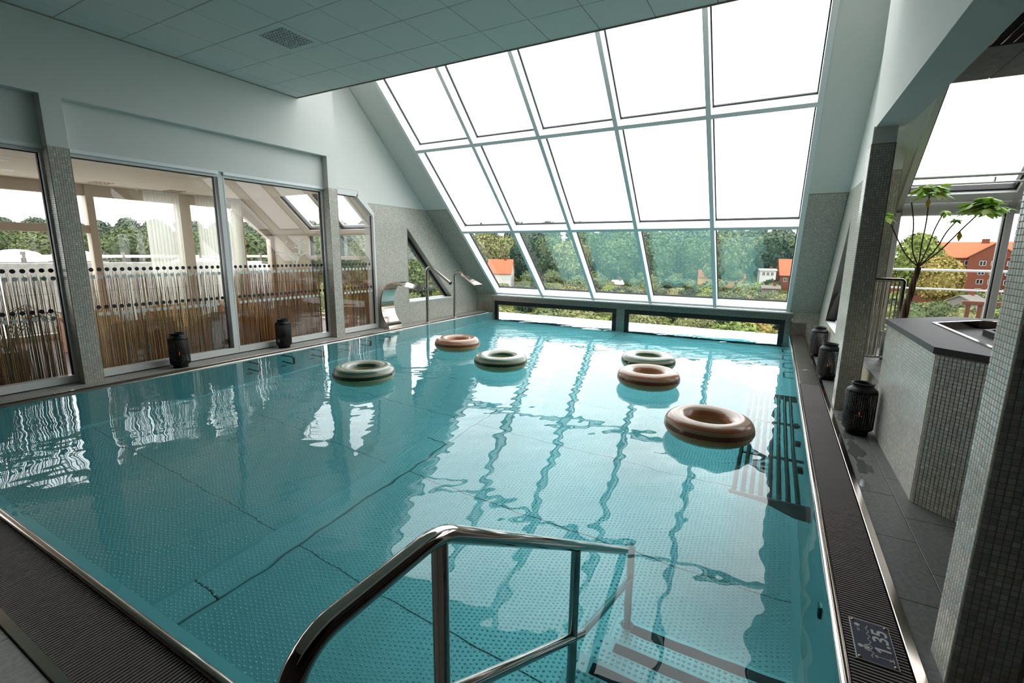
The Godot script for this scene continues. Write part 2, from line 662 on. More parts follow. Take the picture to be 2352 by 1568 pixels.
	for k in 13:
		zs.append(6.7 + 0.6 * k)
	var made := {}
	for j in zs.size() - 1:
		for i in xs.size() - 1:
			if i == 3 and j == 2:
				continue
			var size := Vector3(xs[i + 1] - xs[i] - 0.006, 0.022, zs[j + 1] - zs[j] - 0.006)
			var key := "%.3f %.3f" % [size.x, size.z]
			if not made.has(key):
				var b := st()
				box(b, Vector3.ZERO, size, 0.003)
				b.generate_normals()
				made[key] = b.commit()
			var t := part(made[key], "ceiling_tile", M.ceiling, ce)
			t.position = Vector3((xs[i] + xs[i + 1]) * 0.5, CEIL + 0.012 + rng.randf_range(0, 0.0015), (zs[j] + zs[j + 1]) * 0.5)
	s = st()
	bx(s, Vector3(XB - 0.1, 3.998, ZC - 0.012), Vector3(7.4, 4.06, ZC), 0.002)
	bx(s, Vector3(XB, 4.0, ZC), Vector3(XB + 0.014, 4.014, 13.5), 0.001)
	part(s, "edge_profile", mat(Color(0.62, 0.56, 0.50), 0.5), ce)
	s = st()
	bx(s, Vector3(XB - 0.1, 4.06, ZC), Vector3(7.6, 5.95, ZC + 0.08))
	part(s, "upstand", M.paint, ce)

	# wall behind the viewer, deck behind the viewer
	var wn := setting("wall_near", "unseen wall at the near end of the hall, coloured dark to cut bounce light")
	s = st()
	bx(s, Vector3(-5, -0.2, 13.5), Vector3(12.4, 4.2, 13.7))
	part(s, "unseen_wall", M.dark_wall, wn)


# ---------------------------------------------------------------- sloping glazing over the pool
func skylight() -> void:
	var w := setting("window_1", "large sloping roof glazing in white metal bars")
	var xs := []
	for k in 6:
		xs.append(0.107 + 1.3717 * k)
	var ss := [0.0, 2.26, 4.44, 6.65, 7.85]
	for k in 6:
		var s := st()
		var half := 0.034
		prism(s, PackedVector2Array([Vector2(xs[k] - half, -0.01), Vector2(xs[k] + half, -0.01), Vector2(xs[k] + half, 7.85), Vector2(xs[k] - half, 7.85)]), 0.0, 0.225, on_roof)
		part(s, "mullion", M.white_metal, w)
	for k in 5:
		var xa: float = xs[k] + 0.034
		var xe: float = xs[k + 1] - 0.034
		for j in 4:
			var s := st()
			var t0: float = ss[j] - 0.034 if j > 0 else 0.0
			var t1: float = ss[j] + 0.034 if j > 0 else 0.07
			prism(s, PackedVector2Array([Vector2(xa, t0), Vector2(xe, t0), Vector2(xe, t1), Vector2(xa, t1)]), 0.002, 0.225, on_roof)
			part(s, "transom", M.white_metal, w)
			# bedding strip round the pane
			var p0: float = t1
			var p1: float = ss[j + 1] - 0.034
			var g := st()
			var e := 0.016
			for r in [[xa, p0, xe, p0 + e], [xa, p1 - e, xe, p1], [xa, p0 + e, xa + e, p1 - e], [xe - e, p0 + e, xe, p1 - e]]:
				prism(g, PackedVector2Array([Vector2(r[0], r[1]), Vector2(r[2], r[1]), Vector2(r[2], r[3]), Vector2(r[0], r[3])]), 0.19, 0.222, on_roof)
			part(g, "gasket", M.gasket, w)
			var gl := st()
			quad(gl, on_roof(xa, p0, 0.205), on_roof(xa, p1, 0.205), on_roof(xe, p1, 0.205), on_roof(xe, p0, 0.205))
			part(gl, "glass_pane", M.glass, w)
	# misted patches inside four of the lowest panes, each with a clear margin beside the bar
	for q in [[1.45, 0.62, 1.30, 1.0], [2.90, 0.10, 1.30, 1.0], [4.27, 0.10, 1.30, 1.0], [5.64, 0.04, 0.80, 0.92]]:
		for layer in 2:
			var poly := PackedVector2Array()
			var x0: float = q[0] + q[1] + 0.07 * layer
			var x1: float = q[0] + q[2] - (0.0 if q[2] > 1.0 else 0.13 * layer)
			var y0: float = 0.38 + 0.13 * layer
			var y1: float = 2.21 * q[3] - 0.10 * layer * (1.0 if q[2] > 1.0 else 1.6)
			for k in 11:
				poly.append(Vector2(lerpf(x0, x1, k / 10.0), y0 + 0.07 * sin(k * 1.9 + layer + q[0])))
			for k in 9:
				poly.append(Vector2(x1 + (0.0 if q[2] > 1.0 else 0.05 * sin(k * 2.3 + layer)), lerpf(y0, y1, (k + 1) / 10.0)))
			poly.append(Vector2(x1, y1))
			poly.append(Vector2(x0, y1))
			for k in 9:
				poly.append(Vector2(x0 + 0.03 * sin(k * 2.1 + layer * 2.0), lerpf(y1, y0, (k + 1) / 10.0)))
			var m := st()
			var idx := Geometry2D.triangulate_polygon(poly)
			for i in range(0, idx.size(), 3):
				tri(m, on_roof(poly[idx[i]].x, poly[idx[i]].y, 0.203 - 0.002 * layer), on_roof(poly[idx[i + 1]].x, poly[idx[i + 1]].y, 0.203 - 0.002 * layer), on_roof(poly[idx[i + 2]].x, poly[idx[i + 2]].y, 0.203 - 0.002 * layer))
			stuff(part(m, "condensation", M.condensation, w))
	# bolts at the head of each bar
	for k in 6:
		for q in [[5.25, 0.045], [5.32, 0.1], [5.42, 0.05], [5.5, 0.11], [5.6, 0.05]]:
			var s := st()
			disc(s, on_roof(xs[k] + 0.034, q[0], q[1]), ES, EN, 0.008, 0.003, 8)
			part(s, "bolt", M.grey_metal, w)
	# outer cap of the roof above the glazing
	var s2 := st()
	prism(s2, PackedVector2Array([Vector2(-0.8, 7.8), Vector2(7.8, 7.8), Vector2(7.8, 9.0), Vector2(-0.8, 9.0)]), 0.05, 0.25, on_roof)
	part(s2, "ridge_cap", M.roof_grey, w)


# ---------------------------------------------------------------- windows in the far pool wall, half under water
func far_windows() -> void:
	var sp := [[0.04, 3.44, "low black framed window in the far pool wall, at the fountain end"], [3.635, 6.94, "low black framed window in the far pool wall, at the lantern end"]]
	for k in 2:
		var w := setting("window_%d" % (k + 2), sp[k][2])
		var a: float = sp[k][0]
		var b: float = sp[k][1]
		for r in [[a, 0.20, b, 0.305], [a, -1.35, b, -1.25], [a, -1.25, a + 0.105, 0.20], [b - 0.105, -1.25, b, 0.20]]:
			var s := st()
			bx(s, Vector3(r[0], r[1], -0.07), Vector3(r[2], r[3], -0.005), 0.004)
			part(s, "frame_rail", M.black_frame, w)
		var g := st()
		quad(g, Vector3(a + 0.1, -1.26, -0.05), Vector3(a + 0.1, 0.21, -0.05), Vector3(b - 0.1, 0.21, -0.05), Vector3(b - 0.1, -1.26, -0.05))
		part(g, "glass_pane", M.glass, w)
	var t := setting("trim_1", "brushed steel lintel over the two low pool windows")
	var s := st()
	bx(s, Vector3(-0.045, 0.345, -0.12), Vector3(7.06, 0.445, 0.035), 0.004)
	part(s, "lintel_bar", M.steel, t)
	s = st()
	bx(s, Vector3(-0.02, 0.305, -0.12), Vector3(7.05, 0.345, 0.012), 0.003)
	part(s, "lintel_bar", M.steel, t)
	s = st()
	bx(s, Vector3(-0.045, 0.445, -0.12), Vector3(7.06, 0.472, 0.06), 0.003)
	part(s, "cap", M.grey_metal, t)
	for r in [[-0.02, 0.04], [3.44, 3.635], [6.94, 7.06]]:
		s = st()
		bx(s, Vector3(r[0], -1.36, -0.12), Vector3(r[1], 0.306, 0.006), 0.004)
		part(s, "post", M.steel, t)


# ---------------------------------------------------------------- reed screened windows of the left wall
func left_windows() -> void:
	var dot := st()
	disc(dot, Vector3.ZERO, Vector3(0, 0, 1), Vector3.UP, 0.0245, -0.0015, 20)
	dot.generate_normals()
	var dot_mesh := dot.commit()
	var gx := -0.575
	var bays := [[8.72, 12.0, 6.0], [6.84, 8.53, 0.0], [5.005, 6.765, 0.0], [3.79, 4.81, 1.0]]
	var names := ["window behind the first row of reeds and dots left of the pillar", "tall window between the mosaic pillar and the grey mullion", "tall window between the grey mullion and the second pillar", "narrow window with a cut upper corner"]
	for k in 4:
		var w := setting("window_%d" % (k + 4), names[k])
		var z0: float = bays[k][0]
		var z1: float = bays[k][1]
		var rails := [[z0, 0.015, z1, 0.10], [z0, 2.62, z1, 2.70], [z0, 0.10, z0 + 0.025, 2.62], [z1 - 0.025, 0.10, z1, 2.62]]
		if k == 1:
			rails[2][0] = 6.765
			rails[2][2] = 6.84
			rails[0][0] = 6.765
			rails[1][0] = 6.765
		var outline := PackedVector2Array([Vector2(z0, 0.09), Vector2(z1, 0.09), Vector2(z1, 2.63), Vector2(z0, 2.63)])
		if k == 3:
			rails[2] = [z0, 0.10, z0 + 0.035, 2.30]
			rails[1] = [4.19, 2.62, z1, 2.725]
			outline = PackedVector2Array([Vector2(z0, 0.09), Vector2(z1, 0.09), Vector2(z1, 2.64), Vector2(4.2, 2.64), Vector2(z0 + 0.02, 2.29)])
		for r in rails:
			var s := st()
			bx(s, Vector3(-0.63, r[1], r[0]), Vector3(-0.515, r[3], r[2]), 0.004)
			part(s, "frame_rail", M.grey_metal, w)
		if k == 3:
			var s := st()
			prism(s, PackedVector2Array([Vector2(3.79, 2.30), Vector2(3.825, 2.285), Vector2(4.225, 2.625), Vector2(4.18, 2.725)]), -0.63, -0.515, across_x)
			part(s, "frame_rail", M.grey_metal, w)
		else:
			var s := st()
			bx(s, Vector3(-0.60, 2.655, maxf(z0, 5.005)), Vector3(-0.485, 2.70, z1), 0.003)
			part(s, "head_trim", M.white_metal, w)
		# dark seal on the far side of each opening
		var q := st()
		bx(q, Vector3(-0.60, 0.10, z0 + 0.025), Vector3(-0.562, 2.62 if k < 3 else 2.29, z0 + 0.036))
		bx(q, Vector3(-0.60, 2.609, (z0 if k < 3 else 4.2) + 0.025), Vector3(-0.562, 2.62, z1 - 0.025))
		part(q, "gasket", M.gasket, w)
		var g := st()
		var idx := Geometry2D.triangulate_polygon(outline)
		for i in range(0, idx.size(), 3):
			tri(g, Vector3(gx, outline[idx[i]].y, outline[idx[i]].x), Vector3(gx, outline[idx[i + 1]].y, outline[idx[i + 1]].x), Vector3(gx, outline[idx[i + 2]].y, outline[idx[i + 2]].x))
		var pane := part(g, "glass_pane", M.glass, w)
		var step := 0.079
		var z := z1 - 0.10 - (0.02 if k == 3 else 0.0)
		if k == 0:
			z = 9.98
		while z > z0 + 0.06:
			for row in [[1.335, M.dot_black, 0.0], [1.245, M.dot_grey, -0.008], [0.875, M.dot_black, -0.02], [0.79, M.dot_grey, -0.03]]:
				if z + row[2] > z0 + 0.055:
					var d := part(dot_mesh, "marker_dot", row[1], pane)
					d.position = Vector3(gx + 0.001, row[0] + rng.randf_range(-0.002, 0.002), z + row[2])
			z -= step if k < 3 else 0.086

	# three-cornered windows in the side walls
	for k in 2:
		var w := setting("window_%d" % (k + 8), ["three-cornered window in the mosaic wall beside the fountains", "three-cornered window in the mosaic wall beside the lanterns"][k])
		var xo := XW - 0.16 if k == 0 else XR + 0.16
		var tri_out := [Vector2(2.77, 0.475), Vector2(1.16, 0.475), Vector2(2.77, 2.09)]
		var g := st()
		tri(g, Vector3(xo, 0.475, 2.77), Vector3(xo, 0.475, 1.16), Vector3(xo, 2.09, 2.77))
		part(g, "glass_pane", M.glass, w)
		var s := st()
		prism(s, PackedVector2Array([Vector2(1.16, 0.475), Vector2(1.26, 0.475), Vector2(2.77, 1.985), Vector2(2.77, 2.09)]), xo - 0.03, xo + 0.03, across_x)
		part(s, "frame_rail", M.black_frame, w)
		s = st()
		bx(s, Vector3(xo - 0.03, 0.475, 1.24), Vector3(xo + 0.03, 0.505, 2.77))
		part(s, "frame_rail", M.white_metal, w)
		s = st()
		var xi := XW if k == 0 else XR
		bx(s, Vector3(minf(xi, xo), 0.455, 1.15), Vector3(maxf(xi, xo) + (0.012 if k == 0 else 0.0), 0.477, 2.78))
		part(s, "sill", M.white_metal, w)


# ---------------------------------------------------------------- basin of studded steel plates and its water
func pool() -> void:
	var b := setting("pool_basin", "swimming pool basin of studded steel plates")
	var zc := [0.0, 1.25, 2.52, 3.79, 5.06, 6.33, 7.60, 8.87, 10.16]
	var D := -1.35
	var s := st()
	bx(s, Vector3(-0.12, D - 0.2, -0.12), Vector3(W + 0.12, D - 0.018, L + 0.12))
	part(s, "floor_slab", M.joint, b)
	for col in [[0.0, 3.318], [3.612, W]]:
		for k in zc.size() - 1:
			s = st()
			bx(s, Vector3(col[0], D - 0.02, zc[k] + 0.003), Vector3(col[1], D, zc[k + 1] - 0.003), 0.003)
			part(s, "floor_plate", M.basin, b)
	var cz := [0.0, 1.9, 4.4, 6.95, 9.488, 10.16]
	for k in cz.size() - 1:
		s = st()
		bx(s, Vector3(3.326, D - 0.018, cz[k] + 0.005), Vector3(3.604, D + 0.016, cz[k + 1] - 0.005), 0.006)
		part(s, "channel_cover", M.cover_plate, b)
	# side walls in panels with a step-in half way up, far wall belongs to the windows
	for side in 2:
		var x0 := -0.03 if side == 0 else W
		var x1 := 0.0 if side == 0 else W + 0.03
		for k in range(0, zc.size() - 1, 2):
			s = st()
			bx(s, Vector3(x0, D, zc[k] + 0.002), Vector3(x1, -0.12, zc[k + 2] - 0.002), 0.002)
			part(s, "wall_panel", M.basin, b)
		s = st()
		var sg := 1.0 if side == 0 else -1.0
		prism(s, PackedVector2Array([Vector2(x0 if side == 0 else x1, -0.12), Vector2(sg * 0.012 + (0.0 if side == 0 else W), -0.12), Vector2(sg * 0.012 + (0.0 if side == 0 else W), -0.03), Vector2(0.0 if side == 0 else W, 0.0), Vector2(x0 if side == 0 else x1, 0.0)]), 0.0, L, func(u, v, w): return Vector3(u, v, w))
		part(s, "upper_panel", M.basin, b)
		s = st()
		prism(s, PackedVector2Array([Vector2(0.0 if side == 0 else W, D), Vector2(sg * 0.05 + (0.0 if side == 0 else W), D), Vector2(0.0 if side == 0 else W, D + 0.05)]), 0.0, L, func(u, v, w): return Vector3(u, v, w))
		part(s, "cove", M.basin, b)
	s = st()
	bx(s, Vector3(0, D, L), Vector3(W, -0.1, L + 0.03), 0.002)
	part(s, "wall_panel", M.basin, b)
	s = st()
	prism(s, PackedVector2Array([Vector2(L + 0.03, -0.13), Vector2(L - 0.075, -0.13), Vector2(L - 0.07, -0.09), Vector2(L, -0.004), Vector2(L + 0.03, 0.0)]), 0.0, W, across_x)
	part(s, "upper_panel", M.basin, b)
	# studs
	var pts := []
	var pitch := 0.031
	for col in [[0.0, 3.318, D], [3.612, W, D], [3.326, 3.604, D + 0.016]]:
		var i := 0
		var x: float = col[0] + 0.045
		while x < col[1] - 0.03:
			var z := 0.03 + (pitch * 0.5 if i % 2 else 0.0)
			while z < L - 0.03:
				pts.append(Vector3(x, col[2] - 0.0004, z))
				z += pitch
			x += pitch
			i += 1
	studs(b, "floor_studs", pts, 0.0095, 0.006, M.basin_stud)
	# floor inlets
	for p in [Vector3(1.05, D, 6.15), Vector3(1.05, D, 3.9), Vector3(5.3, D, 1.9), Vector3(2.2, D, 1.9)]:
		s = st(true)
		lathe(s, [Vector2(0.0, 0.016), Vector2(0.05, 0.016), Vector2(0.075, 0.009), Vector2(0.085, 0.0)], 20, p)
		part(s, "floor_inlet", M.steel, b)
	# water
	var wave := []
	for k in 24:
		var len := lerpf(0.11, 1.4, pow(k / 23.0, 1.9))
		var dir := rng.randf() * TAU
		wave.append([cos(dir) * TAU / len, sin(dir) * TAU / len, rng.randf() * TAU, len * 0.00052])
	var nx := 320
	var nz := 460
	var v := PackedVector3Array()
	var nrm := PackedVector3Array()
	var idx := PackedInt32Array()
	var e := 0.012
	for j in nz + 1:
		for i in nx + 1:
			var x := lerpf(-e, W + e, float(i) / nx)
			var z := lerpf(-0.045, L + e, float(j) / nz)
			var y := 0.0
			var dx := 0.0
			var dz := 0.0
			for q in wave:
				var ph: float = q[0] * x + q[1] * z + q[2]
				y += q[3] * sin(ph)
				dx += q[3] * q[0] * cos(ph)
				dz += q[3] * q[1] * cos(ph)
			v.append(Vector3(x, y - 0.002, z))
			nrm.append(Vector3(-dx, 1, -dz).normalized())
	for j in nz:
		for i in nx:
			var a := j * (nx + 1) + i
			idx.append_array(PackedInt32Array([a, a + 1, a + nx + 2, a, a + nx + 2, a + nx + 1]))
	# sides and bottom of the body of water lie inside the basin walls
	var lo := Vector3(-e, -1.362, -0.045)
	var hi := Vector3(W + e, -1.362, L + e)
	var side_quads := []
	for i in nx:
		side_quads.append([v[i], v[i + 1], Vector3(v[i + 1].x, lo.y, lo.z), Vector3(v[i].x, lo.y, lo.z), Vector3(0, 0, -1)])
		var r := nz * (nx + 1) + i
		side_quads.append([v[r], v[r + 1], Vector3(v[r + 1].x, lo.y, hi.z), Vector3(v[r].x, lo.y, hi.z), Vector3(0, 0, 1)])
	for j in nz:
		var r0 := j * (nx + 1)
		var r1 := r0 + nx + 1
		side_quads.append([v[r0], v[r1], Vector3(lo.x, lo.y, v[r1].z), Vector3(lo.x, lo.y, v[r0].z), Vector3(-1, 0, 0)])
		side_quads.append([v[r0 + nx], v[r1 + nx], Vector3(hi.x, lo.y, v[r1 + nx].z), Vector3(hi.x, lo.y, v[r0 + nx].z), Vector3(1, 0, 0)])
	side_quads.append([lo, Vector3(hi.x, lo.y, lo.z), hi, Vector3(lo.x, lo.y, hi.z), Vector3(0, -1, 0)])
	for q in side_quads:
		var n0 := v.size()
		for k in 4:
			v.append(q[k])
			nrm.append(q[4])
		var out: Vector3 = (q[1] - q[0]).cross(q[2] - q[0])
		if out.dot(q[4]) < 0.0:
			idx.append_array(PackedInt32Array([n0, n0 + 1, n0 + 2, n0, n0 + 2, n0 + 3]))
		else:
			idx.append_array(PackedInt32Array([n0, n0 + 2, n0 + 1, n0, n0 + 3, n0 + 2]))
	var arr := []
	arr.resize(Mesh.ARRAY_MAX)
	arr[Mesh.ARRAY_VERTEX] = v
	arr[Mesh.ARRAY_NORMAL] = nrm
	arr[Mesh.ARRAY_INDEX] = idx
	var am := ArrayMesh.new()
	am.add_surface_from_arrays(Mesh.PRIMITIVE_TRIANGLES, arr)
	var wt := part(am, "pool_water", M.water)
	stuff(wt)
	tag(wt, "clear turquoise water filling the pool", "water")


# ---------------------------------------------------------------- overflow edges, gratings, deck
func bars(parent: Node, a: Vector3, b: Vector3, along: Vector3, pitch: float, wide: float, tall: float, mat_: Material) -> void:
	# slats laid across a channel, from corner a to corner b
	var s := st()
	var n := int(absf((b - a).dot(along)) / pitch)
	var d := (b - a) * along
	var cross := (b - a) - d
	for k in n:
		var p := a + d * ((k + 0.5) / n)
		var c := p + cross * 0.5 - Vector3(0, tall * 0.5, 0)
		var size := cross.abs() + along.abs() * wide
		size.y = tall
		box(s, c, size, 0.0012)
	# two tie rods under the slats
	for t in [0.25, 0.75]:
		var c2: Vector3 = (a + d * 0.5) + cross * t - Vector3(0, tall * 0.7, 0)
		box(s, c2, d.abs() + cross.abs().normalized() * 0.008 + Vector3(0, tall * 0.4, 0))
	stuff(part(s, "grating_slats", mat_, parent))


func edges_and_gratings() -> void:
	# right edge
	var r := setting("trim_2", "overflow channel with slatted grating along the right pool edge")
	var s := st(true)
	tube(s, [Vector3(W + 0.016, -0.004, 0.02), Vector3(W + 0.016, -0.004, L + 0.04)], 0.016, 12)
	part(s, "lip", M.polished, r)
	s = st()
	bx(s, Vector3(W + 0.03, -0.06, 0.02), Vector3(W + 0.038, 0.004, L + 0.04), 0.001)
	bx(s, Vector3(7.292, -0.06, 0.02), Vector3(7.332, 0.012, L + 0.33), 0.003)
	part(s, "edge_rail", M.polished, r)
	s = st()
	bx(s, Vector3(W + 0.03, -0.075, 0.02), Vector3(7.30, -0.06, L + 0.33))
	part(s, "trough", M.trough, r)
	for z in [[0.03, 3.345], [3.352, 4.165]]:
		s = st()
		bx(s, Vector3(W + 0.04, -0.012, z[0]), Vector3(7.288, 0.004, z[1]), 0.002)
		part(s, "cover_plate", M.steel, r)
	s = st()
	tube(s, [Vector3(7.15, 0.006, 3.348), Vector3(7.18, 0.014, 3.348), Vector3(7.21, 0.006, 3.348)], 0.005, 8)
	part(s, "pull", M.polished, r)
	bars(r, Vector3(W + 0.042, 0.002, 4.175), Vector3(7.288, 0.002, L + 0.3), Vector3(0, 0, 1), 0.0172, 0.0095, 0.02, M.grating)

	# near edge
	var n := setting("trim_3", "overflow channel with slatted grating along the near pool edge")
	s = st(true)
	tube(s, [Vector3(-0.03, -0.004, L + 0.02), Vector3(W + 0.04, -0.004, L + 0.02)], 0.021, 12)
	part(s, "lip", M.polished, n)
	s = st()
	bx(s, Vector3(-0.1, -0.05, 10.475), Vector3(7.04, 0.008, 10.515), 0.003)
	part(s, "edge_rail", M.polished, n)
	s = st()
	bx(s, Vector3(-0.1, -0.075, L + 0.03), Vector3(W + 0.04, -0.06, 10.48))
	part(s, "trough", M.trough, n)
	bars(n, Vector3(-0.1, -0.004, L + 0.042), Vector3(W + 0.03, -0.004, 10.473), Vector3(1, 0, 0), 0.0172, 0.0095, 0.02, M.grating)

	# left edge
	var l := setting("trim_4", "narrow overflow grating along the left pool edge")
	s = st(true)
	tube(s, [Vector3(-0.012, -0.002, 0.02), Vector3(-0.012, -0.002, L + 0.04)], 0.014, 10)
	part(s, "lip", M.polished, l)
	s = st()
	bx(s, Vector3(-0.15, -0.04, 0.02), Vector3(-0.13, 0.012, 13.5), 0.002)
	part(s, "edge_rail", M.polished, l)
	s = st()
	bx(s, Vector3(-0.14, -0.07, 0.02), Vector3(-0.02, -0.055, L))
	part(s, "trough", M.trough, l)
	bars(l, Vector3(-0.13, 0.0, 0.03), Vector3(-0.03, 0.0, L + 0.03), Vector3(0, 0, 1), 0.02, 0.011, 0.018, M.grating)

	# deck
	var f := setting("floor", "stone tiled deck round the pool")
	s = st()
	bx(s, Vector3(-0.7, -0.2, -0.2), Vector3(-0.1, -0.012, 13.5))
	bx(s, Vector3(-0.7, -0.2, 10.5), Vector3(11.8, -0.012, 13.5))
	bx(s, Vector3(7.31, -0.2, -0.2), Vector3(11.8, -0.012, 10.6))
	part(s, "screed", M.joint, f)
	var tile := func(x0: float, z0: float, x1: float, z1: float, m: Material) -> void:
		var q := st()
		bx(q, Vector3(x0 + 0.0015, -0.014, z0 + 0.0015), Vector3(x1 - 0.0015, 0.002 + rng.randf_range(-0.0004, 0.0004), z1 - 0.0015), 0.0012)
		part(q, "floor_tile", m, f)
	var z := 0.0
	while z < 13.4:
		tile.call(-0.64, z, -0.15, z + 0.6, M.deck_light)
		z += 0.6
	z = -0.03
	for k in 18:
		tile.call(7.332, z, 7.52, z + 0.6, M.deck)
		if z > 3.4:
			tile.call(7.52, z - 0.3, 8.12, z + 0.3, M.deck)
		z += 0.6
	for j in 4:
		for i in 14:
			tile.call(-0.15 + i * 0.6, 10.516 + j * 0.6, 0.45 + i * 0.6, 11.116 + j * 0.6, M.deck_light)
	# puddles of splashed water beside the grating
	for p in [[7.40, 6.35, 0.055, 0.2], [7.41, 6.72, 0.05, 0.14], [7.385, 6.0, 0.04, 0.12], [7.37, 7.05, 0.03, 0.1], [7.40, 5.45, 0.05, 0.12]]:
		var poly := PackedVector2Array()
		for k in 22:
			var a := TAU * k / 22
			var q: float = 1.0 + 0.22 * sin(3.0 * a + p[0] * 40.0) + 0.14 * sin(7.0 * a + p[1] * 9.0)
			poly.append(Vector2(p[0] + cos(a) * p[2] * q, p[1] + sin(a) * p[3] * q))
		s = st()
		prism(s, poly, 0.0005, 0.0034, across_y)
		stuff(part(s, "puddle", M.wet, f))


# ---------------------------------------------------------------- right side of the hall and the bay beyond
func right_side() -> void:
	var w := setting("wall_right", "right wall with glass mosaic and a plaster beam")
	side_wall(w, XR, XR + 0.25, PackedVector2Array([Vector2(2.77, -0.1), Vector2(4.2, -0.1), Vector2(4.2, 3.2), Vector2(4.96, 3.2), Vector2(4.96, 5.22), Vector2(2.77, 3.131)]))
	var s := st()
	prism(s, PackedVector2Array([Vector2(0, 0.0), Vector2(2.77, 0.0), Vector2(2.77, 0.475), Vector2(1.16, 0.475), Vector2(2.77, 2.09), Vector2(2.77, 2.53), Vector2(2.142, 2.53), Vector2(0, 0.48)]), XR - 0.003, XR + 0.2, across_x)
	bx(s, Vector3(XR - 0.003, 0, 2.77), Vector3(XR + 0.253, 2.53, 4.203))
	part(s, "grout_coat", M.grout, w)
	mosaic(w, Vector3(XR - 0.003, 0.0, 0.0), Vector3(0, 0, 1), Vector3.UP, 4.2, 2.53, func(a, b): return not in_triangle(a, b, 0.015) and b < roof_y(a))
	mosaic(w, Vector3(XR - 0.003, 0.0, 4.203), Vector3(1, 0, 0), Vector3.UP, 0.25, 2.53)
	s = st()
	prism(s, PackedVector2Array([Vector2(4.96, 2.79), Vector2(13.5, 2.79), Vector2(13.5, 5.9), Vector2(5.66, 5.9), Vector2(4.96, 5.22)]), 7.365, 7.62, across_x)
	part(s, "beam", M.paint, w)
	pillar(7.352, 7.54, 4.97, 5.17, 2.80, 2.645, "mosaic clad pillar between two lanterns and the hot tub", ["-x", "z"])
	pillar(7.388, 7.58, 8.685, 8.865, 2.80, 2.645, "dark mosaic clad pillar on the near side of the hot tub", ["-x", "z"])

	# bay with the hot tub: facade with the same slope, flat ceiling with shade put into its tile colour, raised floor
	var zg := 3.5
	var sl := 0.877
	var k0 := Vector2(zg, 2.15)
	var k1 := Vector2(4.72, 3.22)
	var e := Vector2(k1.x - k0.x, k1.y - k0.y).normalized()
	var nn := Vector2(-e.y, e.x)
	var bay := func(u: float, v: float, q: float) -> Vector3:
		return Vector3(u, k0.y + e.y * v + nn.y * q, k0.x + e.x * v + nn.x * q)
	var len := k0.distance_to(k1)
	var c := setting("ceiling_bay", "flat ceiling over the hot tub bay, shade put into its tile colour")
	s = st()
	bx(s, Vector3(7.6, 3.235, 4.7), Vector3(12.2, 3.4, 13.5))
	part(s, "slab", M.joint, c)
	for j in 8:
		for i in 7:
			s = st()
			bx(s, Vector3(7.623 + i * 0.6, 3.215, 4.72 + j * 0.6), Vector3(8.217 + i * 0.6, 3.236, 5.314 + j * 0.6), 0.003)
			part(s, "ceiling_tile", M.shaded_bay_tile, c)
	s = st()
	prism(s, PackedVector2Array([Vector2(7.54, -0.05), Vector2(7.90, -0.05), Vector2(7.90, len + 0.1), Vector2(7.54, len + 0.1)]), 0.0, 0.2, bay)
	part(s, "sloping_strip", M.paint, c)
	var wb := setting("wall_bay", "walls of the hot tub bay")
	s = st()
	bx(s, Vector3(7.54, -0.1, zg - 0.2), Vector3(7.925, 2.2, zg))
	part(s, "grout_coat", M.grout, wb)
	mosaic(wb, Vector3(7.54, 0.45, zg + 0.001), Vector3(1, 0, 0), Vector3.UP, 0.385, 2.03)
	s = st()
	bx(s, Vector3(12.0, -0.1, 3.3), Vector3(12.2, 3.4, 13.5))
	part(s, "unseen_wall", M.dark_wall, wb)
	s = st()
	bx(s, Vector3(7.6, -0.1, zg - 0.1), Vector3(12.2, 0.42, zg + 0.1))
	part(s, "parapet", M.paint, wb)
	var fb := setting("floor_bay", "raised floor of the hot tub bay")
	s = st()
	bx(s, Vector3(7.62, -0.01, zg), Vector3(12.0, 0.44, 5.62), 0.004)
	part(s, "step", M.grout, fb)
	for i in 7:
		for j in 4:
			s = st()
			bx(s, Vector3(7.602 + i * 0.6, 0.44, 3.502 + j * 0.55), Vector3(8.198 + i * 0.6, 0.455, 4.048 + j * 0.55), 0.002)
			part(s, "floor_tile", M.deck, fb)
	var wi := setting("window_10", "glazed front of the hot tub bay with sloping upper panes")
	var posts := [7.905, 8.90, 10.1, 11.3, 12.0]
	for k in posts.size():
		var half := 0.03
		s = st()
		bx(s, Vector3(posts[k] - half, 0.42, zg - 0.1), Vector3(posts[k] + half, 2.12, zg + 0.06), 0.004)
		part(s, "post", M.grey_metal, wi)
		if k > 0:
			s = st()
			bx(s, Vector3(posts[k] - half - 0.012, 0.42, zg - 0.02), Vector3(posts[k] - half, 2.08, zg + 0.03))
			part(s, "gasket", M.gasket, wi)
		s = st()
		prism(s, PackedVector2Array([Vector2(posts[k] - half, 0.0), Vector2(posts[k] + half, 0.0), Vector2(posts[k] + half, len), Vector2(posts[k] - half, len)]), -0.03, 0.12, bay)
		part(s, "rafter", M.grey_metal, wi)
	for k in posts.size() - 1:
		var a: float = posts[k] + 0.03
		var b: float = posts[k + 1] - 0.03
		s = st()
		bx(s, Vector3(a, 2.08, zg - 0.1), Vector3(b, 2.22, zg + 0.07), 0.004)
		part(s, "transom", M.grey_metal, wi)
		s = st()
		prism(s, PackedVector2Array([Vector2(a, 0.12), Vector2(b, 0.12), Vector2(b, 0.24), Vector2(a, 0.24)]), -0.02, 0.12, bay)
		part(s, "sill_bar", M.white_metal, wi)
		s = st()
		for r in [[a, 0.24, b, 0.262], [a, 0.262, a + 0.02, len], [b - 0.02, 0.262, b, len]]:
			prism(s, PackedVector2Array([Vector2(r[0], r[1]), Vector2(r[2], r[1]), Vector2(r[2], r[3]), Vector2(r[0], r[3])]), 0.02, 0.1, bay)
		part(s, "gasket", M.gasket, wi)
		var g := st()
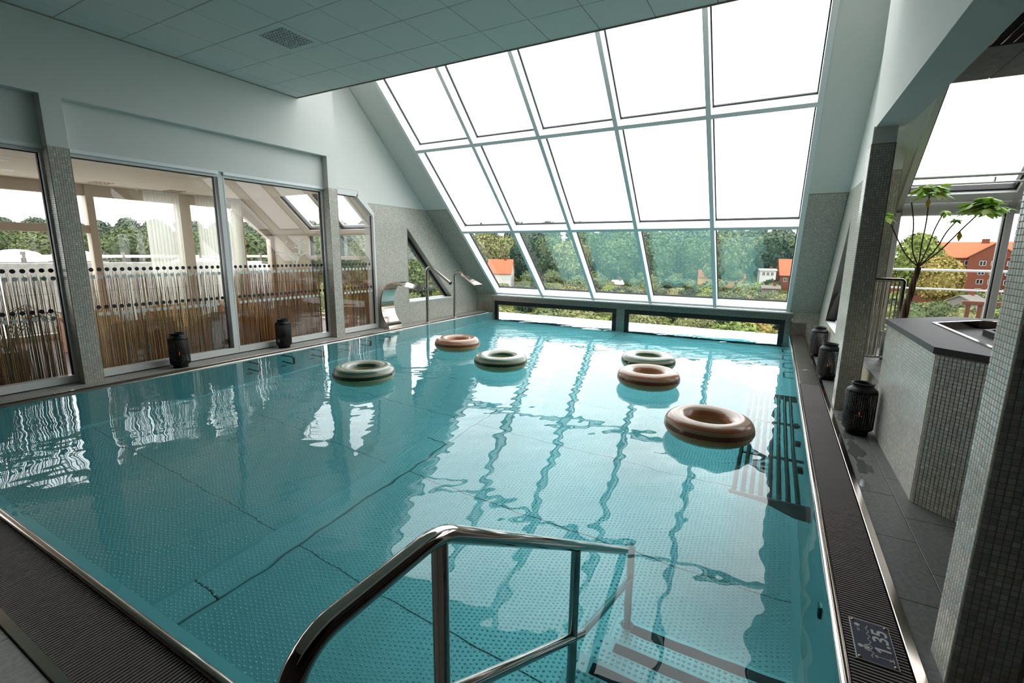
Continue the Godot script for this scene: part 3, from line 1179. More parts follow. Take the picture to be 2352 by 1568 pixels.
		quad(g, bay.call(a, 0.24, 0.06), bay.call(a, len, 0.06), bay.call(b, len, 0.06), bay.call(b, 0.24, 0.06))
		part(g, "glass_pane", M.glass, wi)
		g = st()
		quad(g, Vector3(a, 0.42, zg), Vector3(a, 2.1, zg), Vector3(b, 2.1, zg), Vector3(b, 0.42, zg))
		part(g, "glass_pane", M.glass, wi)
	# blind rail across the lower edge of the sloping pane
	s = st(true)
	tube(s, [bay.call(7.94, 0.42, -0.05), bay.call(8.87, 0.42, -0.05)], 0.012, 8)
	part(s, "blind_rail", M.white_metal, wi)
	s = st(true)
	tube(s, [bay.call(7.94, 0.52, -0.045), bay.call(8.87, 0.52, -0.045)], 0.016, 8)
	part(s, "blind_rail", M.grey_metal, wi)
	s = st()
	box(s, bay.call(8.62, 0.47, -0.06), Vector3(0.015, 0.05, 0.03), 0.003)
	part(s, "blind_clip", M.white_metal, wi)


# ---------------------------------------------------------------- relaxation room behind the reed screens
func left_room() -> void:
	var X := -4.4
	var f := setting("floor_relaxation_room", "brown floor of the room behind the reed screens")
	var s := st()
	bx(s, Vector3(X - 0.2, -0.2, 3.2), Vector3(-0.63, 0.0, 13.5))
	part(s, "boards", M.room_floor, f)
	var c := setting("ceiling_relaxation_room", "cream panelled ceiling of the room behind the reed screens")
	s = st()
	bx(s, Vector3(X - 0.2, 2.745, 4.22), Vector3(-0.66, 2.9, 13.5))
	part(s, "slab", M.joint, c)
	for j in 8:
		for i in 3:
			s = st()
			bx(s, Vector3(X + 0.003 + i * 1.25, 2.72, 4.253 + j * 1.2), Vector3(X + 1.247 + i * 1.25, 2.746, 5.447 + j * 1.2), 0.003)
			part(s, "ceiling_panel", M.room_ceiling, c)
	for p in [Vector3(-3.85, 2.7195, 6.95), Vector3(-3.9, 2.7195, 5.75)]:
		var v := MeshInstance3D.new()
		hang(v, "air_grille", c)
		var q := st()
		for k in 5:
			box(q, Vector3(0, -0.004, -0.12 + k * 0.06), Vector3(0.3, 0.012, 0.03), 0.002)
		q.generate_normals()
		v.mesh = q.commit()
		v.material_override = M.brass
		v.position = p
	for p in [Vector3(-2.4, 2.7195, 8.5), Vector3(-3.7, 2.7195, 4.9), Vector3(-2.6, 2.7195, 6.0), Vector3(-3.5, 2.7195, 8.2)]:
		s = st(true)
		lathe(s, [Vector2(0.0, -0.003), Vector2(0.06, -0.003), Vector2(0.075, 0.002)], 18, p)
		part(s, "spot_rim", M.grey_metal, c)
	# sloping part with one roof pane, and the front below it
	var k0 := Vector2(3.4, 1.95)
	var k1 := Vector2(4.25, 2.735)
	var e := (k1 - k0).normalized()
	var nn := Vector2(-e.y, e.x)
	var len := k0.distance_to(k1)
	var sl := func(u: float, v: float, q: float) -> Vector3:
		return Vector3(u, k0.y + e.y * v + nn.y * q, k0.x + e.x * v + nn.x * q)
	s = st()
	for r in [[X, -0.02, -2.85, len], [-2.85, -0.02, -0.62, 0.14], [-0.95, 0.14, -0.62, len], [-1.92, 0.14, -1.82, len]]:
		prism(s, PackedVector2Array([Vector2(r[0], r[1]), Vector2(r[2], r[1]), Vector2(r[2], r[3]), Vector2(r[0], r[3])]), 0.0, 0.16, sl)
	part(s, "sloping_panel", M.room_ceiling, c)
	var w := setting("window_11", "windows on two sides of the relaxation room")
	var g := st()
	quad(g, sl.call(-2.85, 0.14, 0.1), sl.call(-2.85, len, 0.1), sl.call(-0.95, len, 0.1), sl.call(-0.95, 0.14, 0.1))
	part(g, "glass_pane", M.glass, w)
	s = st()
	for r in [[-2.85, 0.14, -2.83, len], [-1.82, 0.14, -1.80, len], [-2.85, 0.14, -0.95, 0.16]]:
		prism(s, PackedVector2Array([Vector2(r[0], r[1]), Vector2(r[2], r[1]), Vector2(r[2], r[3]), Vector2(r[0], r[3])]), 0.03, 0.12, sl)
	part(s, "gasket", M.gasket, w)
	var wr := setting("wall_relaxation_room", "cream walls of the room behind the reed screens")
	s = st()
	bx(s, Vector3(X, 0, 3.25), Vector3(-3.1, 1.97, 3.4))
	part(s, "plaster", M.room_wall, wr)
	for r in [[-3.1, -3.02, 0.0, 1.95], [-2.18, -2.08, 0.0, 1.95], [-0.95, -0.82, 0.0, 1.95]]:
		s = st()
		bx(s, Vector3(r[0], r[2], 3.28), Vector3(r[1], r[3], 3.42), 0.004)
		part(s, "post", M.room_wall, w)
		s = st()
		bx(s, Vector3(r[1], r[2], 3.30), Vector3(r[1] + 0.03, r[3], 3.36))
		part(s, "gasket", M.gasket, w)
	for y in [1.40, 1.93, 0.05]:
		s = st()
		bx(s, Vector3(-3.02, y, 3.29), Vector3(-0.82, y + 0.07, 3.41), 0.004)
		part(s, "rail", M.room_wall, w)
	g = st()
	quad(g, Vector3(-3.05, 0.1, 3.34), Vector3(-3.05, 1.95, 3.34), Vector3(-0.9, 1.95, 3.34), Vector3(-0.9, 0.1, 3.34))
	part(g, "glass_pane", M.glass, w)
	# outer wall with tall windows
	for p in [[13.4, 13.5], [9.9, 10.0], [6.90, 7.02], [5.26, 5.5], [4.12, 4.3], [3.4, 3.48]]:
		s = st()
		bx(s, Vector3(X - 0.12, 0, p[0]), Vector3(X + 0.06, 2.72 if p[0] > 4.2 else (1.95 if p[0] < 3.5 else 2.5), p[1]), 0.006)
		part(s, "column", M.room_wall, wr)
	s = st()
	bx(s, Vector3(X - 0.1, 2.52, 4.3), Vector3(X + 0.03, 2.74, 13.5), 0.004)
	part(s, "head_beam", M.room_wall, wr)
	s = st()
	bx(s, Vector3(X - 0.1, 1.86, 7.02), Vector3(X + 0.05, 2.0, 13.4), 0.004)
	part(s, "transom", M.room_wall, wr)
	s = st()
	prism(s, PackedVector2Array([Vector2(3.4, 1.78), Vector2(3.4, 1.97), Vector2(4.3, 2.78), Vector2(4.3, 2.55)]), X - 0.1, X + 0.03, across_x)
	part(s, "sloping_rail", M.room_wall, wr)
	s = st()
	bx(s, Vector3(X - 0.1, 0, 3.4), Vector3(X + 0.03, 0.1, 13.5), 0.004)
	part(s, "sill", M.room_wall, wr)
	g = st()
	quad(g, Vector3(X, 0.08, 3.4), Vector3(X, 2.6, 3.4), Vector3(X, 2.6, 13.5), Vector3(X, 0.08, 13.5))
	part(g, "glass_pane", M.glass, w)

	# sheer curtains
	for cu in [[6.17, 5.52, "sheer white curtain beside the cream column"], [5.22, 4.62, "sheer white curtain behind the grey window mullion"], [4.55, 4.22, "narrow sheer white curtain by the sloping window edge"]]:
		s = st(true)
		var n := 90
		for layer in 1:
			for i in n:
				var p := []
				for d in 2:
					var t := float(i + d) / n
					var z: float = lerpf(cu[0], cu[1], t)
					var off := 0.03 * sin(t * 62.0) + 0.014 * sin(t * 143.0 + 1.0)
					p.append([z, off])
				for j in 4:
					var y0 := lerpf(2.70, 0.06, j / 4.0)
					var y1 := lerpf(2.70, 0.06, (j + 1) / 4.0)
					var k_a := 0.55 + 0.45 * j / 4.0
					var k_b := 0.55 + 0.45 * (j + 1) / 4.0
					var xo := -4.22 + layer * 0.0012
					quad(s, Vector3(xo + p[0][1] * k_a, y0, p[0][0]), Vector3(xo + p[1][1] * k_a, y0, p[1][0]), Vector3(xo + p[1][1] * k_b, y1, p[1][0]), Vector3(xo + p[0][1] * k_b, y1, p[0][0]))
		var o := thing("curtain", cu[2], "curtain", Vector3.ZERO, 0, "sheer curtains of the relaxation room")
		part(s, "cloth", M.curtain, o)
		s = st()
		bx(s, Vector3(-4.25, 2.69, cu[1]), Vector3(-4.19, 2.715, cu[0]), 0.003)
		part(s, "track", M.white_metal, o)

	# reed screens directly behind the glass
	var spans := [[8.76, 10.6, "reed screen left of the mosaic pillar, with a palm behind it"], [6.87, 8.50, "reed screen between the mosaic pillar and the grey mullion"], [5.04, 6.74, "reddish reed screen between the grey mullion and the second pillar"], [3.84, 4.78, "reddish reed screen behind the window with the cut corner"]]
	for k in 4:
		s = st()
		var z: float = spans[k][0]
		var n := 0
		while z < spans[k][1]:
			var low := n % 5 < 2
			var top := 1.255 + rng.randfn(0, 0.03) if not low else rng.randf_range(0.55, 0.95)
			if rng.randf() < 0.07:
				top -= rng.randf_range(0.05, 0.3)
			var rad := rng.randf_range(0.0022, 0.0048)
			var x := -0.70 + rng.randf_range(-0.022, 0.012) - (0.02 if low else 0.0)
			var lean := rng.randfn(0, 0.012)
			var bend := rng.randfn(0, 0.006)
			var g0 := rng.randf_range(0.55, 1.15)
			var col := Color(0.44, 0.265, 0.125) if k < 2 else Color(0.45, 0.20, 0.08)
			if rng.randf() < 0.25:
				col = Color(0.58, 0.41, 0.21) if k < 2 else Color(0.55, 0.30, 0.125)
			elif rng.randf() < 0.2:
				col = Color(0.15, 0.08, 0.04)
			s.set_color(Color(col.r * g0, col.g * g0, col.b * g0))
			var p0 := Vector3(x, 0.02, z)
			var p1 := Vector3(x + bend, top * 0.55, z + lean * 0.5)
			var p2 := Vector3(x - bend, top, z + lean)
			for sg in [[p0, p1, rad, rad * 0.9], [p1, p2, rad * 0.9, rad * 0.5]]:
				for i in 4:
					var a := TAU * i / 4
					var b := TAU * (i + 1) / 4
					quad(s, sg[0] + Vector3(cos(a), 0, sin(a)) * sg[2], sg[0] + Vector3(cos(b), 0, sin(b)) * sg[2], sg[1] + Vector3(cos(b), 0, sin(b)) * sg[3], sg[1] + Vector3(cos(a), 0, sin(a)) * sg[3])
			z += rng.randf_range(0.0026, 0.0056) * (1.0 if k < 2 else 0.62)
			n += 1
		var o := thing("reed_screen", spans[k][2], "screen", Vector3.ZERO, 0, "reed screens behind the left windows")
		stuff(part(s, "reeds", M.reed, o))
		for y in [0.18, 0.62, 1.06]:
			s = st(true)
			tube(s, [Vector3(-0.688, y, spans[k][0]), Vector3(-0.688, y + 0.004, spans[k][1])], 0.0012, 5)
			part(s, "binding_wire", M.stem, o)

	# waved loungers with pads
	var spots := [[-1.95, 9.6, "behind the palm"], [-1.95, 7.75, "behind the reeds nearest the mosaic pillar"], [-1.95, 6.55, "behind the grey mullion"], [-1.95, 5.35, "behind the second pillar"]]
	for k in 4:
		var o := thing("lounger", "waved brown wicker lounger with a beige pad " + spots[k][2], "lounger", Vector3(spots[k][0], 0, spots[k][1]), 0.0, "waved loungers of the relaxation room")
		var prof := []
		for i in 25:
			var t := i / 24.0
			prof.append(Vector2(lerpf(0.95, -0.95, t), 0.36 + 0.20 * cos(t * 5.2 + 0.3) * (1.0 - 0.35 * t) + 0.08 * t))
		var up := PackedVector2Array()
		var lo := PackedVector2Array()
		for q in prof:
			up.append(q)
			lo.append(Vector2(q.x, 0.02))
		lo.reverse()
		var body := up.duplicate()
		body.append_array(lo)
		s = st()
		prism(s, body, -0.36, 0.36, across_z)
		part(s, "wicker_body", M.tan, o)
		var pad := PackedVector2Array()
		for q in prof:
			pad.append(Vector2(q.x, q.y + 0.07))
		var pl := up.duplicate()
		pl.reverse()
		pad.append_array(pl)
		s = st()
		prism(s, pad, -0.32, 0.32, across_z)
		part(s, "pad", M.cushion, o)

	# palm in a pot
	var pm := thing("potted_palm", "potted palm with drooping thin leaves behind the first reed screen", "plant", Vector3(-1.45, 0, 9.05))
	s = st(true)
	lathe(s, [Vector2(0.0, 0.0), Vector2(0.15, 0.0), Vector2(0.19, 0.34), Vector2(0.17, 0.34), Vector2(0.0, 0.32)], 20)
	part(s, "pot", M.stone, pm)
	for k in 13:
		var a := TAU * k / 13 + rng.randf_range(-0.2, 0.2)
		var reach := rng.randf_range(0.35, 0.65)
		var rise := rng.randf_range(0.75, 1.05)
		var d := Vector3(cos(a), 0, sin(a))
		var spine := []
		for i in 10:
			var t := i / 9.0
			spine.append(Vector3(0, 0.32, 0) + d * reach * t + Vector3(0, rise * (t - 0.42 * t * t) * 1.3, 0) - Vector3(0, 0.25 * t * t * t, 0))
		s = st()
		tube(s, spine, 0.004, 4)
		s.set_smooth_group(-1)
		var side := d.cross(Vector3.UP)
		for i in range(3, 10):
			for sd in [-1.0, 1.0]:
				var tip: Vector3 = spine[i] + side * sd * 0.17 + d * 0.1 - Vector3(0, 0.07, 0)
				tri(s, spine[i] + d * 0.008, spine[i] - d * 0.008, tip)
		part(s, "frond", mat(Color(0.22, 0.30, 0.12), 0.6), pm)

	# antler cut from pale film on the second window
	var an := st()
	var zx := func(p: Vector2) -> Vector3: return Vector3(-0.5735, p.y, p.x)
	var limb := func(pts: Array, w0: float, w1: float) -> void:
		for i in pts.size() - 1:
			var a: Vector2 = pts[i]
			var b: Vector2 = pts[i + 1]
			var n2 := (b - a).normalized().orthogonal()
			var wa := lerpf(w0, w1, float(i) / (pts.size() - 1)) * 0.5
			var wb := lerpf(w0, w1, float(i + 1) / (pts.size() - 1)) * 0.5
			quad(an, zx.call(a + n2 * wa), zx.call(b + n2 * wb), zx.call(b - n2 * wb), zx.call(a - n2 * wa))
	limb.call([Vector2(5.62, 1.37), Vector2(5.66, 1.45), Vector2(5.74, 1.53), Vector2(5.79, 1.60), Vector2(5.80, 1.68), Vector2(5.74, 1.75)], 0.06, 0.012)
	limb.call([Vector2(5.80, 1.67), Vector2(5.86, 1.72)], 0.03, 0.008)
	limb.call([Vector2(5.78, 1.55), Vector2(5.90, 1.55), Vector2(5.99, 1.52)], 0.035, 0.008)
	limb.call([Vector2(5.92, 1.55), Vector2(6.01, 1.60)], 0.025, 0.008)
	limb.call([Vector2(5.62, 1.37), Vector2(5.57, 1.46), Vector2(5.53, 1.53), Vector2(5.52, 1.62), Vector2(5.52, 1.72), Vector2(5.50, 1.84)], 0.07, 0.012)
	limb.call([Vector2(5.52, 1.70), Vector2(5.46, 1.73), Vector2(5.40, 1.76)], 0.03, 0.008)
	limb.call([Vector2(5.46, 1.73), Vector2(5.37, 1.71)], 0.02, 0.006)
	limb.call([Vector2(5.52, 1.77), Vector2(5.60, 1.80)], 0.022, 0.006)
	limb.call([Vector2(5.53, 1.63), Vector2(5.60, 1.64), Vector2(5.67, 1.62)], 0.03, 0.008)
	limb.call([Vector2(5.59, 1.64), Vector2(5.61, 1.70)], 0.02, 0.006)
	limb.call([Vector2(5.55, 1.52), Vector2(5.60, 1.54), Vector2(5.65, 1.54)], 0.026, 0.006)
	limb.call([Vector2(5.55, 1.49), Vector2(5.46, 1.53), Vector2(5.38, 1.55), Vector2(5.29, 1.52)], 0.035, 0.008)
	limb.call([Vector2(5.39, 1.55), Vector2(5.36, 1.60)], 0.022, 0.006)
	limb.call([Vector2(5.59, 1.45), Vector2(5.60, 1.53)], 0.025, 0.008)
	var film := mat(Color(0.86, 0.86, 0.80, 0.75), 0.6)
	film.transparency = BaseMaterial3D.TRANSPARENCY_ALPHA
	part(an, "antler_film", film, get_node("window_6"))


# ---------------------------------------------------------------- steps and rail into the water
func pool_steps() -> void:
	var o := thing("pool_steps", "studded steel steps with dark nosing strips under the water", "steps")
	var tr := [[-0.34, 9.2, 10.1], [-0.672, 8.83, 9.205], [-1.01, 8.44, 8.835]]
	var pts := []
	for t in tr:
		var s := st()
		bx(s, Vector3(6.03, t[0] - 0.03, t[1]), Vector3(7.035, t[0], t[2]), 0.004)
		part(s, "tread", M.cover_plate, o)
		s = st()
		bx(s, Vector3(6.13, t[0] - 0.004, t[1] + 0.025), Vector3(6.93, t[0] + 0.004, t[1] + 0.085), 0.001)
		part(s, "nosing_strip", M.strip, o)
		s = st()
		bx(s, Vector3(6.035, -1.345, t[1] + 0.02), Vector3(6.05, t[0] - 0.03, t[2]))
		bx(s, Vector3(6.05, t[0] - 0.34, t[1] + 0.02), Vector3(7.03, t[0] - 0.03, t[1] + 0.03))
		part(s, "riser", M.basin, o)
		var z: float = t[1] + 0.10
		while z < t[2] - 0.02:
			var x := 6.06
			while x < 7.02:
				pts.append(Vector3(x, t[0] - 0.0004, z))
				x += 0.0295
			z += 0.0295
		for x2 in [6.06, 6.09, 6.955, 6.985, 7.01]:
			pts.append(Vector3(x2, t[0] - 0.0004, t[1] + 0.05))
	studs(o, "tread_studs", pts, 0.0105, 0.0065, M.basin_stud)


func handrail() -> void:
	var o := thing("handrail", "bent chrome tube handrail leading down the pool steps", "handrail")
	var x := 6.10
	var s := st(true)
	tube(s, rounded([Vector3(x, 0.0, 10.82), Vector3(x, 0.80, 10.70), Vector3(x, 1.0, 10.60), Vector3(x, 1.0, 10.265), Vector3(x, -0.10, 8.50), Vector3(x, -1.008, 8.48)], 0.06, 7), 0.021, 20)
	part(s, "top_rail", M.chrome, o)
	s = st(true)
	tube(s, [Vector3(x, 0.002, 10.265), Vector3(x, 0.985, 10.265)], 0.019, 18)
	part(s, "post", M.chrome, o)
	s = st(true)
	tube(s, [Vector3(x, -0.338, 9.42), Vector3(x, 0.46, 9.42)], 0.019, 18)
	part(s, "post", M.chrome, o)
	s = st(true)
	tube(s, [Vector3(x, 0.575, 10.25), Vector3(x, -0.515, 8.49)], 0.018, 18)
	part(s, "lower_rail", M.chrome, o)
	for p in [Vector3(x, 0.001, 10.82), Vector3(x, 0.0, 10.265), Vector3(x, -0.339, 9.42), Vector3(x, -1.009, 8.48)]:
		s = st(true)
		lathe(s, [Vector2(0.0, 0.006), Vector2(0.038, 0.006), Vector2(0.042, 0.0)], 20, p)
		part(s, "foot_flange", M.polished, o)


func massage_bed() -> void:
	var o := thing("massage_bed", "steel tube lounger under water along the right pool edge", "lounger")
	var prof := func(t: float) -> float: return -0.24 - 0.10 * sin(t * PI) + 0.06 * t
	for k in 8:
		var x := 6.56 + k * 0.058
		var pts := []
		for i in 13:
			var t := i / 12.0
			pts.append(Vector3(x, prof.call(t), lerpf(7.40, 4.70, t)))
		var s := st(true)
		tube(s, pts, 0.017, 10)
		part(s, "tube_bar", M.bed_steel, o)
	for t in [0.0, 0.33, 0.66, 1.0]:
		var z := lerpf(7.42, 4.70, t)
		var y: float = prof.call(t)
		var s := st()
		if t == 0.0 or t == 1.0:
			prism(s, PackedVector2Array([Vector2(6.53, y + 0.018), Vector2(7.04, y + 0.018), Vector2(7.04, y - 0.22), Vector2(6.95, y - 0.2), Vector2(6.75, y - 0.06), Vector2(6.53, y - 0.03)]), z - 0.006, z + 0.006, across_z)
			part(s, "end_plate", M.bed_steel, o)
		else:
			bx(s, Vector3(6.54, y - 0.055, z - 0.02), Vector3(7.04, y - 0.015, z + 0.02), 0.004)
			part(s, "cross_bearer", M.bed_steel, o)
	for z in [6.5, 5.9, 5.4]:
		var s := st(true)
		tube(s, [Vector3(7.04, -0.55, z), Vector3(7.0, -0.55, z)], 0.055, 18)
		part(s, "jet_nozzle", M.black_frame, o)


func wall_handles() -> void:
	# grab handles with massage jets along the left pool wall, and the smaller ones at the far right
	var zs := [6.95, 6.40, 5.85, 5.27, 4.80, 4.30]
	for k in zs.size():
		var o := thing("grab_handle", "bowed steel grab handle under water on the left pool wall", "handle", Vector3(0, 0, zs[k]), 0, "grab handles of the left pool wall")
		var s := st(true)
		tube(s, rounded([Vector3(0.0, -0.15, 0), Vector3(0.28, -0.15, 0), Vector3(0.28, -0.59, 0), Vector3(0.0, -0.59, 0)], 0.06, 6), 0.018, 10)
		part(s, "bow", M.dark_steel, o)
		for y in [-0.15, -0.59]:
			s = st(true)
			tube(s, [Vector3(0.0, y, 0), Vector3(0.008, y, 0)], 0.032, 14)
			part(s, "rosette", M.polished, o)
		s = st(true)
		tube(s, [Vector3(0.0, -0.85, 0.0), Vector3(0.012, -0.85, 0.0)], 0.05, 16)
		part(s, "jet_nozzle", M.steel, o)
	for k in 5:
		var z := 1.1 + k * 0.62
		var o := thing("grab_handle", "bowed steel grab handle under water on the right pool wall", "handle", Vector3(W, 0, z), PI, "grab handles of the right pool wall")
		var s := st(true)
		tube(s, rounded([Vector3(0.0, -0.14, -0.18), Vector3(0.13, -0.14, -0.18), Vector3(0.13, -0.14, 0.18), Vector3(0.0, -0.14, 0.18)], 0.05, 6), 0.012, 10)
		part(s, "bow", M.dark_steel, o)
		for q in [-0.18, 0.18]:
			s = st(true)
			tube(s, [Vector3(0.0, -0.14, q), Vector3(0.008, -0.14, q)], 0.028, 14)
			part(s, "rosette", M.polished, o)
	var j := thing("wall_jet", "small black slot inlet in the right pool wall beside the steps", "inlet", Vector3(W, -0.3, 8.42))
	var s2 := st()
	bx(s2, Vector3(-0.015, -0.06, -0.018), Vector3(0.002, 0.05, 0.018), 0.006)
	part(s2, "slot", M.black_frame, j)
	s2 = st()
	bx(s2, Vector3(-0.018, 0.05, -0.02), Vector3(0.002, 0.056, 0.02), 0.002)
	part(s2, "rim", M.polished, j)


# ---------------------------------------------------------------- water spouts on the left edge
func fountains() -> void:
	var o := thing("swan_neck_spout", "wide curved steel sheet spout bending over the pool edge", "fountain", Vector3(-0.25, 0.0, 3.60))
	# centre line in x and y, width along z
	var line := [Vector2(0.03, 0.0)]
	for i in 27:
		var a := deg_to_rad(lerpf(246.0, 72.0, i / 26.0))
		line.append(Vector2(0.15 + 0.33 * cos(a), 0.50 + 0.47 * sin(a)))
	line.append(Vector2(0.50, 0.895))
	line.append(Vector2(0.80, 0.835))
	var s := st()
	for i in line.size() - 1:
		var w0 := lerpf(0.20, 0.17, float(i) / line.size())
		var w1 := lerpf(0.20, 0.17, float(i + 1) / line.size())
		var a: Vector2 = line[i]
		var b: Vector2 = line[i + 1]
		var n2 := (b - a).normalized().orthogonal() * 0.014
		for sg in [1.0, -1.0]:
			quad(s, Vector3(a.x + n2.x * sg, a.y + n2.y * sg, -w0), Vector3(b.x + n2.x * sg, b.y + n2.y * sg, -w1), Vector3(b.x + n2.x * sg, b.y + n2.y * sg, w1), Vector3(a.x + n2.x * sg, a.y + n2.y * sg, w0))
			quad(s, Vector3(a.x - n2.x, a.y - n2.y, w0 * sg), Vector3(a.x + n2.x, a.y + n2.y, w0 * sg), Vector3(b.x + n2.x, b.y + n2.y, w1 * sg), Vector3(b.x - n2.x, b.y - n2.y, w1 * sg))
	part(s, "curved_sheet", M.polished, o)
	s = st()
	bx(s, Vector3(-0.09, 0.0, -0.23), Vector3(0.06, 0.012, 0.23), 0.003)
	part(s, "base_plate", M.steel, o)
	s = st()
	bx(s, Vector3(0.797, 0.822, -0.165), Vector3(0.808, 0.846, 0.165), 0.003)
	part(s, "outlet_slot", M.black_frame, o)

	o = thing("neck_shower", "tall steel neck shower with a round tube outlet", "fountain", Vector3(-0.16, 0, 2.61))
	s = st(true)
	tube(s, rounded([Vector3(0, 0, 0), Vector3(0, 1.20, 0), Vector3(0.12, 1.27, 0), Vector3(0.66, 0.92, 0)], 0.14, 10), 0.036, 18)
	part(s, "pipe", M.steel, o)
	s = st(true)
	tube(s, [Vector3(0.645, 0.93, 0), Vector3(0.663, 0.918, 0)], 0.040, 18)
	part(s, "outlet", M.black_frame, o)
	s = st(true)
	lathe(s, [Vector2(0.0, 0.02), Vector2(0.05, 0.02), Vector2(0.055, 0.002)], 20)
	part(s, "foot_flange", M.steel, o)

	o = thing("neck_shower", "tall steel neck shower with a flat fan outlet", "fountain", Vector3(-0.16, 0, 1.57))
	s = st(true)
	tube(s, rounded([Vector3(0, 0, 0), Vector3(0, 1.07, 0), Vector3(0.12, 1.14, 0), Vector3(0.26, 1.06, 0)], 0.13, 10), 0.036, 18)
	part(s, "pipe", M.steel, o)
	s = st()
	var fan := [[Vector3(0.24, 1.075, 0), 0.036, 0.034], [Vector3(0.40, 0.98, 0), 0.07, 0.022], [Vector3(0.70, 0.83, 0), 0.16, 0.010]]
	for i in 2:
		var a: Vector3 = fan[i][0]
		var b: Vector3 = fan[i + 1][0]
		var n3 := Vector3(0.5, 0.86, 0)
		for sg in [1.0, -1.0]:
			quad(s, a + n3 * sg * fan[i][2] + Vector3(0, 0, fan[i][1]), b + n3 * sg * fan[i + 1][2] + Vector3(0, 0, fan[i + 1][1]), b + n3 * sg * fan[i + 1][2] - Vector3(0, 0, fan[i + 1][1]), a + n3 * sg * fan[i][2] - Vector3(0, 0, fan[i][1]))
			quad(s, a + n3 * fan[i][2] + Vector3(0, 0, fan[i][1] * sg), b + n3 * fan[i + 1][2] + Vector3(0, 0, fan[i + 1][1] * sg), b - n3 * fan[i + 1][2] + Vector3(0, 0, fan[i + 1][1] * sg), a - n3 * fan[i][2] + Vector3(0, 0, fan[i][1] * sg))
	part(s, "fan_nozzle", M.polished, o)
	s = st()
	box(s, Vector3(0.70, 0.83, 0), Vector3(0.012, 0.022, 0.31), 0.002, Basis(Vector3(0, 0, 1), -0.46))
	part(s, "outlet_slot", M.black_frame, o)
	s = st(true)
	lathe(s, [Vector2(0.0, 0.02), Vector2(0.05, 0.02), Vector2(0.055, 0.002)], 20)
	part(s, "foot_flange", M.steel, o)


# ---------------------------------------------------------------- swim rings
func ring_mesh(stripes: Array, bottom: Color, inner: Color) -> ArrayMesh:
	var s := st(true)
	var n := 96
	var R := 0.270
	# tube angle 0 at the outside, 90 on top, 180 inside
	var edges := [-180.0, -150.0, -120.0, -95.0, -70.0, -45.0, -25.0, -8.0]
	var cols := [inner, inner, inner, bottom, bottom, bottom, bottom]
	var prev := -8.0
	for q in stripes:
		var k := maxi(1, int(round((q[0] - prev) / 9.0)))
		for i in k:
			edges.append(lerpf(prev, q[0], float(i + 1) / k))
			cols.append(q[1])
		prev = q[0]
	var at := func(a: float, i: int) -> Vector3:
		var th := TAU * i / n
		var f := deg_to_rad(a)
		var puff := 0.0
		if a > -75.0 and a < 12.0:
			puff = 0.0016 * sin(th * 57.0) * (1.0 - absf(a + 22.0) / 60.0) + 0.0012 * sin(th * 31.0 + 1.0)
		var r := 0.106 + puff
		var rr := R + r * cos(f)
		return Vector3(cos(th) * rr, r * 0.98 * sin(f), sin(th) * rr)
	for k in edges.size() - 1:
		s.set_color(cols[k])
		for i in n:
			var a: Vector3 = at.call(edges[k], i)
			var b: Vector3 = at.call(edges[k], i + 1)
			var c: Vector3 = at.call(edges[k + 1], i + 1)
			var d: Vector3 = at.call(edges[k + 1], i)
			quad(s, a, d, c, b)
	s.generate_normals()
	return s.commit()


